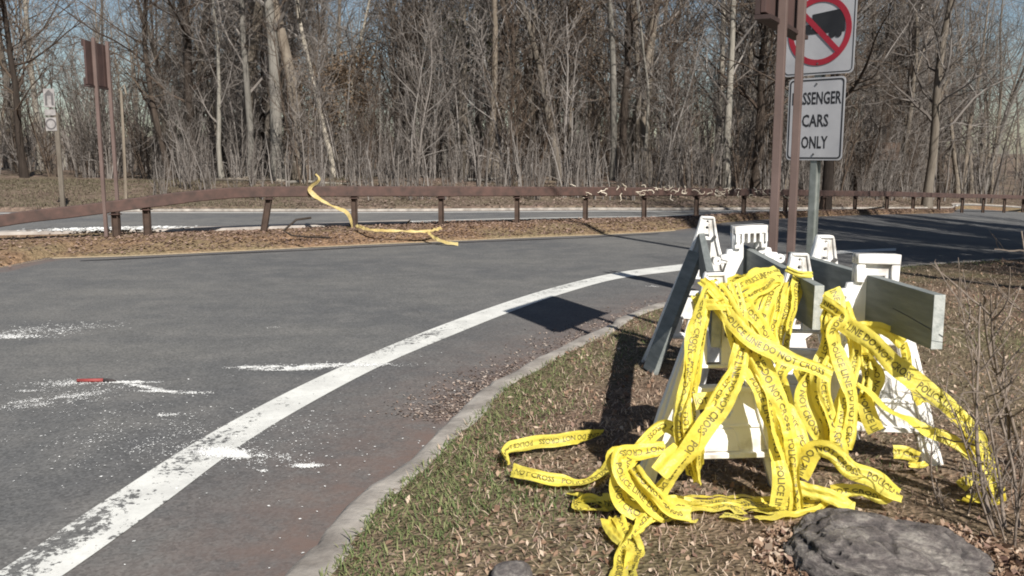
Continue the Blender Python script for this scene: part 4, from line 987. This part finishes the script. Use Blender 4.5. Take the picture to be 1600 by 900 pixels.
# ------------------------------------------------------------------ woody plants
def grow(mb, p, d, L, r, segs, sides, gn, rnd, up=0.0, rend=.35):
    P = [p]; D = [d]; q = p.copy(); dd = d.copy()
    for i in range(segs):
        dd = (dd + Vector((rnd.gauss(0, gn), rnd.gauss(0, gn), rnd.gauss(0, gn) + up))).normalized(); q = q + dd * (L / segs); P.append(q); D.append(dd)
    mb.tube(P, [r * (1 - (1 - rend) * i / segs) for i in range(segs + 1)], sides, cap=False)
    return P, D
def side_dir(d, ang, rnd):
    a = d.orthogonal().normalized(); b = d.cross(a); t = rnd.uniform(0, 6.283); s = a * math.cos(t) + b * math.sin(t)
    return (d * math.cos(ang) + s * math.sin(ang)).normalized()
def make_tree(seed, H, r, first, nl, nsub, ntw, gn=.06, spread=(40, 70), lean=0):
    rnd = random.Random(seed); tr = MB(); cr = MB()
    P, D = grow(tr, Vector((0, 0, -.3)), Vector((lean, 0, 1)).normalized(), H, r, 14, 8, gn, rnd, .02, .18)
    tr.v[:8] = [(x * 1.35, y * 1.35, z) for x, y, z in tr.v[:8]]
    for k in range(nl):
        t = first + (1 - first) * (k + rnd.random()) / nl; f = t * 14; i = min(int(f), 13); p = P[i].lerp(P[i + 1], f - i)
        L = H * rnd.uniform(.16, .34) * (1.15 - .6 * t); rr_ = max(.012, r * (1 - t * .8) * rnd.uniform(.22, .5))
        LP, LD = grow(cr, p, side_dir(D[i], R(rnd.uniform(*spread)), rnd), L, rr_, 6, 5, .16, rnd, .09, .3)
        for m_ in range(nsub):
            f2 = rnd.uniform(1, 5.9); i2 = int(f2); p2 = LP[i2].lerp(LP[i2 + 1], f2 - i2)
            L2 = L * rnd.uniform(.25, .6); SP, SD = grow(cr, p2, side_dir(LD[i2], R(rnd.uniform(25, 65)), rnd), L2, rr_ * .4, 4, 4, .18, rnd, .08, .3)
            for w_ in range(ntw):
                f3 = rnd.uniform(.6, 3.95); i3 = int(f3); p3 = SP[i3].lerp(SP[i3 + 1], f3 - i3)
                grow(cr, p3, side_dir(SD[i3], R(rnd.uniform(20, 60)), rnd), L2 * rnd.uniform(.3, .7), max(.0075, rr_ * .16), 3, 3, .2, rnd, .06, .5)
    return tr, cr
def make_sapling(seed, H, stems, ntw):
    rnd = random.Random(seed); mb = MB()
    for s in range(stems):
        a = rnd.uniform(0, 6.28); d = Vector((math.cos(a) * rnd.uniform(0, .22), math.sin(a) * rnd.uniform(0, .22), 1)).normalized(); h = H * rnd.uniform(.6, 1)
        r = rnd.uniform(.02, .05); P, D = grow(mb, Vector((math.cos(a) * .2, math.sin(a) * .2, -.15)), d, h, r, 9, 5, .07, rnd, .03, .2)
        for k in range(ntw):
            f = rnd.uniform(1.4, 8.9); i = int(f); p = P[i].lerp(P[i + 1], f - i); L = h * rnd.uniform(.10, .3) * (1.2 - f / 12)
            Q, E = grow(mb, p, side_dir(D[i], R(rnd.uniform(20, 60)), rnd), L, r * .35, 4, 3, .16, rnd, .12, .4)
            for j in range(4):
                f2 = rnd.uniform(.5, 3.9); i2 = int(f2); p2 = Q[i2].lerp(Q[i2 + 1], f2 - i2)
                grow(mb, p2, side_dir(E[i2], R(rnd.uniform(20, 60)), rnd), L * rnd.uniform(.25, .6), max(.006, r * .18), 2, 3, .2, rnd, .1, .6)
    return mb
protos = []
spec = [(1, 19, .20, .22, 26, 7, 6), (2, 17, .15, .16, 28, 7, 6), (3, 21, .26, .30, 24, 8, 6), (4, 16, .12, .14, 30, 6, 6), (5, 20, .17, .34, 22, 8, 6), (6, 15, .10, .12, 30, 6, 5), (7, 18, .22, .18, 28, 7, 6)]
for i, sp_ in enumerate(spec):
    tr, cr = make_tree(*sp_[:5], sp_[5], sp_[6], lean=random.uniform(-.06, .06))
    protos.append((tr.mesh('trunk', M['bark'], True), cr.mesh('branches', M['twig'])))
def variants(pr, mt, mc=None):
    a = pr[0].copy(); a.materials.clear(); a.materials.append(M[mt]); b = pr[1]
    if mc: b = pr[1].copy(); b.materials.clear(); b.materials.append(M[mc])
    return (a, b)
pale = [variants(protos[0], 'bark_pale'), variants(protos[4], 'bark_pale'), variants(protos[2], 'bark_pale')]
dark = [variants(protos[6], 'bark_dark', 'twig_dark'), variants(protos[1], 'bark_dark', 'twig_dark')]
saps = [make_sapling(20 + i, H, st, nt_).mesh('sapling', M['twig'] if i % 3 else M['twig_dark']) for i, (H, st, nt_) in enumerate([(7, 3, 22), (5.5, 4, 18), (9, 2, 30), (4.5, 5, 15), (6.5, 3, 24), (8, 2, 28)])]
def put_tree(pr, x, y, s, rz, label, group=None, name='tree', lean=0):
    e = empty(name, (x, y, zland(x, y) if y > 24 else float(base(x, y))), rz); e.scale = (s, s, s * random.uniform(.95, 1.1)); e.rotation_euler = (lean, 0, rz)
    tag(e, label, 'tree', group); link('trunk', pr[0], e); link('branches', pr[1], e); return e
rt = random.Random(11)
tr_, cr_ = make_tree(91, 20, .27, .30, 22, 8, 6, gn=.018)
straight = (tr_.mesh('trunk', M['bark_pale'], True), cr_.mesh('branches', M['twig']))
# individually recognisable trees
def key(px, d, pr, s, label, lean=0, rz=0): return put_tree(pr, at(px, 290, d).x, d, s, rz, label, 'named' if 0 else None, lean=lean)
key(434, 36.5, straight, 1.0, 'thick pale grey trunk left of the tape on the rail')
key(958, 38, pale[1], .95, 'straight pale trunk rising left of the dark forked tree', rz=1)
key(1180, 39, dark[0], .95, 'dark forked trunk just left of the brown sign posts', rz=2)
key(348, 37, pale[0], .55, 'slender pale leaning tree left of the thick pale trunk', lean=.0, rz=2.2)
key(750, 38.5, dark[1], 1.1, 'dark trunk standing in the middle of the woods', rz=.5)
key(1290, 33.5, dark[0], 1.0, 'dark trunk right behind the passenger cars only sign', rz=4)
key(268, 40, dark[1], 1.0, 'dark crooked tree between the distant brown sign and pale tree', rz=3)
key(1135, 38, pale[0], .9, 'pale trunk immediately left of the dark forked one', rz=3.3)
key(1003, 38, pale[1], .5, 'thin pale stem right of the straight pale trunk', rz=1.4)
key(40, 44, dark[0], .9, 'dark leaning tree at the far left by the field', rz=.9, lean=.05)
key(1070, 47, dark[1], .9, 'tall dark tree in the gap of sky right of centre', rz=2.9)
key(1450, 46, protos[6], 1.1, 'large spreading tree behind the right stretch of rail', rz=1.9)
def zone(p): return ['far left', 'left part', 'centre left', 'middle', 'centre right', 'right part', 'far right'][int(min(6, max(0, p / 1600 * 7)))]
count = 0
tries = 0
pl_ = []
def clampy(x, y, m=4.0):
    lo_ = float(yat(ff, x)) + m
    return y if y > lo_ else lo_ + rt.random() * 5
while count < 165 and tries < 5000:
    tries += 1
    y = 37 + 42 * rt.random() ** 1.15; x = rt.uniform(-.64, .66) * y
    if x < -.36 * y and y < 46: continue
    if any((x - a) ** 2 + (y - b) ** 2 < 1.5 for a, b in pl_): continue
    if x > 0: y += max(0, x - 4) * .32
    y = clampy(x, y, 6)
    ppx = 800 + 1400 * x / y
    if (ppx < 200 or 1015 < ppx < 1110) and rt.random() < .6: continue
    pl_.append((x, y)); pi = rt.choice([0, 1, 2, 3, 4, 5, 6, 0, 1, 2, 3, 4, 5, 6, 7, 8, 9, 9]); pr = (protos + [pale[0], pale[1], dark[0]])[pi]; s_ = rt.uniform(.7, 1.2)
    put_tree(pr, x, y, s_, rt.uniform(0, 6.28), 'bare %s %s tree %s the wood edge, %s' % ('pale' if pi in (7, 8) else 'dark' if pi == 9 else 'grey brown', 'thick' if [.2, .15, .26, .12, .17, .1, .22, .2, .17, .22][pi] * s_ > .17 else 'slender', 'near' if y < 50 else 'well behind', zone(800 + 1400 * x / y)), 'bare trees of the woods', lean=rt.uniform(-.05, .05)); count += 1
for k in range(262):
    y = 33.5 + 26 * rt.random() ** 1.5; x = (rt.uniform(-.62, .64) if k < 232 else rt.uniform(.42, .66)) * y
    if x < -.37 * y and y < 44: y += 11
    if x > 0: y += max(0, x - 4) * .34
    y = clampy(x, y, 5)
    ppx = 800 + 1400 * x / y
    if any(abs(ppx - kx_) < kw_ for kx_, kw_ in ((434, 34), (958, 20), (348, 14), (750, 16), (1003, 10))) and y < 41: y += 9
    si = rt.randrange(len(saps)); o = link('sapling', saps[si], None, (x, y, zland(x, y))); o.rotation_euler = (rt.uniform(-.1, .1), rt.uniform(-.1, .1), rt.uniform(0, 6.28)); s = rt.uniform(.65, 1.25); o.scale = (s, s, s)
    tag(o, 'bare %s sapling %s, %s%s' % (['brown three-stemmed', 'short many-stemmed', 'tall twin-stemmed', 'low bushy', 'slender three-stemmed', 'tall thin twin-stemmed'][si], 'at wood edge' if y < 42 else 'inside wood', zone(ppx), ' small' if s < .9 else ''), 'sapling', 'bare saplings of the woods')
# the ones beyond the first 300, and distant wood: merged, real geometry
def merged(name, protos_, n, fn, mat, label, cat):
    VV = []; TT = []; off = 0
    arr = []
    for me in protos_:
        v = np.empty(len(me.vertices) * 3, dtype=np.float32); me.vertices.foreach_get('co', v); v = v.reshape(-1, 3)
        me.calc_loop_triangles(); t = np.empty(len(me.loop_triangles) * 3, dtype=np.int32); me.loop_triangles.foreach_get('vertices', t); arr.append((v, t.reshape(-1, 3)))
    for k in range(n):
        v, t = arr[k % len(arr)]; x, y, s = fn(k); a = rt.uniform(0, 6.28); c, s_ = math.cos(a), math.sin(a)
        w_ = np.c_[(v[:, 0] * c - v[:, 1] * s_) * s + x, (v[:, 0] * s_ + v[:, 1] * c) * s + y, v[:, 2] * s + zland(x, y)]
        VV.append(w_); TT.append(t + off); off += len(v)
    o = link(name, mesh_np(name, np.vstack(VV), np.vstack(TT), [mat])); tag(o, label, cat, kind='stuff'); return o
lows = []
for i in range(5):
    tr, cr = make_tree(60 + i, 17 + i, .16, .12, 16, 4, 2); tr.v += []; n0 = len(tr.v); tr.f += [tuple(a + n0 for a in f) for f in cr.f]; tr.m += cr.m; tr.v += cr.v; lows.append(tr.mesh('low', M['bark']))
def ffar(k):
    y = rt.uniform(78, 135); u = rt.uniform(-.72, .74)
    if (u < -.42 or .16 < u < .22) and rt.random() < .65: u = rt.uniform(-.4, .5)
    return u * y, y, rt.uniform(.9, 1.3)
merged('distant_wood', lows, 165, ffar, M['bark'], 'far depth of the bare grey wood behind the nearer trees', 'woods')
lsap = [make_sapling(80 + i, 3.2, 4, 6).mesh('ls', M['twig']) for i in range(5)]
def fbr(k):
    y = 32.5 + 22 * rt.random() ** 1.3; x = rt.uniform(-.62, .66) * y
    if x < -.37 * y: y += 12
    if x > 0: y += max(0, x - 4) * .36
    y = clampy(x, y, 4) if rt.random() < .6 or x < -12 else float(yat(ff, x)) + rt.uniform(2.6, 7)
    return x, y, rt.uniform(.3, .9)
merged('brush', lsap, 430, fbr, M['twig'], 'tangled leafless brush along the foot of the woods', 'brush')
def fbr2(k): y = rt.uniform(56, 100); return rt.uniform(-.66, .7) * y, y, rt.uniform(1.2, 2.6)
merged('understorey', lsap, 270, fbr2, M['twig'], 'thick bare understorey deep in the woods', 'brush')
# evergreen and leaf-holding crowns
def leafy(px, py, d, r, mat, n, name, label, stem='bark'):
    c = at(px, py, d); z0 = zland(c.x, d); e = empty(name, (c.x, d, z0)); tag(e, label, 'tree')
    h = c.z - z0; MB().tube([(0, 0, -.2), (.1, 0, h * .5), (0, .1, h + r[2] * .8)], [.14, .1, .03], 7).build('trunk', M[stem], e, True)
    rnd = random.Random(px); mb = MB(); cl = []
    for k in range(34):
        v = Vector((rnd.gauss(0, .5), rnd.gauss(0, .5), rnd.gauss(0, .5))); cl.append((Vector((v.x * r[0], v.y * r[1], v.z * r[2] + h)), rnd.uniform(.25, .6)))
    for q, s in cl: mb.tube([(0, 0, max(.5, q.z - 1.4)), (q.x * .5, q.y * .5, q.z - .5), tuple(q)], [.03, .02, .008], 4, cap=False)
    mb.build('branches', M['twig'], e)
    ci = rng.integers(0, len(cl), n); cen = np.array([cl[i][0][:] for i in ci]); ss = np.array([cl[i][1] for i in ci])
    P = cen + rng.normal(0, 1, (n, 3)) * ss[:, None]
    o = flakes('foliage', P, .10, M[mat], .9, 1.6); o.parent = e; o['kind'] = 'stuff'
leafy(742, 70, 46, (1.9, 1.6, 1.5), 'green', 5000, 'evergreen_tree', 'dull green evergreen crown high in the middle of the woods')
leafy(520, 150, 44, (2.3, 1.8, 2.6), 'beech', 5000, 'beech_tree', 'tree still holding rusty brown leaves right of the thick pale trunk')
leafy(640, 40, 50, (2.6, 1.8, 2.0), 'beech', 3500, 'beech_tree', 'brown leafed tree near the top centre of the woods')
leafy(890, 60, 47, (2.0, 1.6, 2.6), 'beech', 3200, 'beech_tree', 'brown leafed tree left of the straight pale trunk')
leafy(1010, 170, 52, (2.6, 2, 2.0), 'beech', 2600, 'beech_tree', 'low brown leafed tree in front of the sky gap')
# fallen branches at the wood edge
for k in range(9):
    px = rt.uniform(290, 480) if k < 6 else rt.uniform(600, 1500); y = rt.uniform(33, 37); x = at(px, 290, y).x; mb = MB(); a = rt.uniform(-.4, .4); z = zland(x, y) + .08
    P, D = grow(mb, Vector((0, 0, 0)), Vector((math.cos(a), math.sin(a), .06)).normalized(), rt.uniform(1.5, 3.5), .06, 7, 6, .08, rt, 0, .4)
    for j in range(7): i = rt.randrange(1, 6); grow(mb, P[i], side_dir(D[i], R(45), rt), rt.uniform(.4, 1), .018, 3, 3, .2, rt, .1)
    tag(mb.build('fallen_branch', M['bark_pale'] if k % 2 else M['bark'], loc=(x, y, z)), 'fallen bare branch on the leafy bank below the woods', 'branch', 'fallen branches on the bank')
# thin upright snag left
g = gnd(197, 314, .2); mb = MB(); grow(mb, Vector((0, 0, -.1)), Vector((.01, 0, 1)), 3.4, .05, 6, 6, .012, rt, 0, .7); mb.tube([(0, 0, 3.3), (.16, 0, 3.45), (.2, 0, 3.2)], .03, 4)
tag(mb.build('snag', M['bark'], loc=(g.x, g.y, zland(g.x, g.y))), 'thin upright dead snag right of the distant brown sign', 'tree')
# stick and dead stem on the island
mb = MB(); g = gnd(455, 372, .17); mb.tube([(0, 0, .05), (-.15, .1, .12), (.05, .2, .3), (.3, .25, .33)], .02, 5); mb.tube([(0, 0, .05), (.3, -.1, .03), (.7, -.2, .03)], .018, 5)
tag(mb.build('fallen_branch', M['bark_dark'], loc=(g.x, g.y, g.z)), 'dark bent stick lying on the island between leaning post and tape', 'branch')
# trees beyond the right edge whose shade falls on road and verge
for k, (pp, yy, s) in enumerate([(9.8, -1.5, .55), (10.2, 1.5, .55), (10.0, -4.5, .6), (11, -6, .75), (11.8, -1, .7), (10.6, 5.2, .5), (13, -5, .8), (11.3, 3, .62), (12.4, 9, .6), (12.0, 13.5, .6), (12.6, 6.5, .7), (13.6, 12, .7), (14.2, 0.5, .8), (15, 15, .75), (16.2, -3, .95), (17, 11.5, .85), (18, 17, .85), (18.6, -1, 1), (20.5, 6, 1), (22.2, 12, .95), (24.8, 19, 1), (25.4, 6, 1.05), (27, 14, 1), (32, 20, 1.1), (20, 18, .9), (16, 7, .8), (13.2, -2, .85), (14.5, 5, .8), (15.5, 11, .75), (16.5, 1, 1), (17.5, 8, .9), (19, 13, .85), (19.5, 4, 1), (21.5, 9, 1), (23, 15, .9), (24, 2, 1.1), (26, 10, 1), (28, 17, 1), (30, 6, 1.1)]):
    x = pp * 1.09 - .436 * yy
    if x / yy < .70 and yy > 0: x = .72 * yy + 1.2
    put_tree(protos[k % 7], x, yy, s, rt.uniform(0, 6.28), 'bare tree %s beyond the right edge, %s row from the road corner' % ('low' if s < .8 else 'tall', ['first', 'second', 'third', 'fourth', 'fifth'][min(4, int((pp - 11) / 4))]), 'bare trees right of the road')

# ------------------------------------------------------------------ bare shrub at right
def shrub(label, c, stems, seed, mat='twig', hs=(.5, 1.3)):
    rnd = random.Random(seed); e = empty('bare_shrub', c); tag(e, label, 'shrub'); big = MB(); tw = MB()
    for k in range(stems):
        a = rnd.uniform(0, 6.28); d = Vector((math.cos(a) * rnd.uniform(.05, .5) - .12, math.sin(a) * .35, 1)).normalized(); h = rnd.uniform(*hs); r = rnd.uniform(.004, .011)
        P, D = grow(big, Vector((math.cos(a) * .09, math.sin(a) * .09, -.03)), d, h, r, 10, 6, .07, rnd, -.0, .3)
        for j in range(7):
            f = rnd.uniform(2, 9.8); i = int(f); p = P[i].lerp(P[i + 1], f - i)
            Q_, E = grow(tw, p, side_dir(D[i], R(rnd.uniform(25, 60)), rnd), h * rnd.uniform(.12, .4), r * .45, 6, 4, .14, rnd, .03, .35)
            for m_ in range(3):
                i2 = rnd.randrange(1, 6); grow(tw, Q_[i2], side_dir(E[i2], R(rnd.uniform(30, 60)), rnd), h * rnd.uniform(.05, .15), .0016, 3, 3, .15, rnd, 0, .5)
    big.build('stems', M['twig_stem'], e, True); tag(tw.build('twigs', M['twig_stem'], e), kind='stuff')
M['twig_stem'] = simple('shrub_bark', (.09, .07, .055), (.26, .21, .17), 30, .85, .2, .002)
def vz(x, y): return float(zverge(np.array([x]), np.array([y]))[0])
shrub('bare brown shrub with upright stems at the right edge beside the boulder', (1.90, 3.18, vz(1.90, 3.18)), 12, 3, hs=(.4, .95))
shrub('tall arching bare shrub behind the boulder at the right edge', (2.28, 3.85, vz(2.28, 3.85)), 10, 8, hs=(.5, 1.15))
shrub('low wispy bare shrub in leaves right of the boulder', (1.86, 3.5, vz(1.86, 3.5)), 7, 12, hs=(.2, .45))

# dense evergreens beyond the right edge: added unseen to deepen shade on the right part of the road and rail
tr = MB(); rnd = random.Random(5); bb = MB()
P, D = grow(tr, Vector((0, 0, -.3)), Vector((0, 0, 1)), 12.5, .19, 12, 8, .03, rnd, .02, .15)
cl = []
for k in range(90):
    t = rnd.uniform(.16, .99); f = t * 12; i = min(int(f), 11); p = P[i].lerp(P[i + 1], f - i); L = 3.0 * (1.12 - t) * rnd.uniform(.6, 1.1)
    Q_, E = grow(bb, p, side_dir(D[i], R(rnd.uniform(70, 100)), rnd), L, .035, 5, 4, .08, rnd, .03, .3)
    for q in Q_[1:]: cl.append(q[:])
cl = np.array(cl); ci = rng.integers(0, len(cl), 15000); P_ = cl[ci] + rng.normal(0, .2, (15000, 3))
trm = tr.mesh('trunk', M['bark']); brm = bb.mesh('branches', M['twig_dark']); fo_ = flakes('foliage', P_, .13, M['green'], .9, 2.0); fme = fo_.data; bpy.data.objects.remove(fo_)
for k, (x, y, s_, lb) in enumerate([(9.6, 11.0, .85, 'first dark evergreen added for shade right of the frame, nearest the kerb'), (13.2, 12.5, .9, 'second dark evergreen added for shade right of the frame, behind the first'), (12.6, 16.5, .8, 'third dark evergreen added for shade right of the frame near the road'), (16.5, 14.5, 1, 'tall dark evergreen added for shade right of the frame, deep in the verge'), (17.5, 20, .9, 'dark evergreen added for shade right of the frame beside the curve'), (21.5, 22, 1, 'farthest dark evergreen added for shade right of the frame')]):
    e = empty('evergreen_tree', (x, y, float(base(x, y)) + .1), k * 1.3); e.scale = (s_, s_, s_); tag(e, lb, 'tree', 'evergreens added for shade beyond the right edge')
    link('trunk', trm, e); link('branches', brm, e); tag(link('foliage', fme, e), kind='stuff')

# labels: alike things get their order from the left
from collections import defaultdict
grp = defaultdict(list)
for o in C.objects:
    if o.get('label') and o.parent is None and o.get('group'): grp[o['label']].append(o)
words = ['first', 'second', 'third', 'fourth', 'fifth', 'sixth', 'seventh', 'eighth', 'ninth', 'tenth', 'eleventh', 'twelfth']
for lb, os_ in grp.items():
    if len(os_) > 1:
        os_.sort(key=lambda o: o.location.x / max(o.location.y, .5))
        for k, o in enumerate(os_): o['label'] = lb + ', ' + (words[k] if k < 12 else str(k + 1) + 'th') + ' from left'

# loose grey board leaning at the far left leg
lb = empty('loose_board', (.93, 5.88, vz(.93, 5.88))); tag(lb, 'grey board leaning against the leftmost barricade leg, its lower edge sunlit', 'board')
v = Vector((.30, .06, .80)); rot_ = v.to_track_quat('Z', 'X').to_matrix()
me = MB().box((0, 0, 0), (.035, .20, .86)).mesh('plank', [M['board'], M['board_end']], bevel=.003); o = link('plank', me, lb); o.rotation_euler = rot_.to_euler(); o.location = v * .5 + Vector((0, 0, .01))
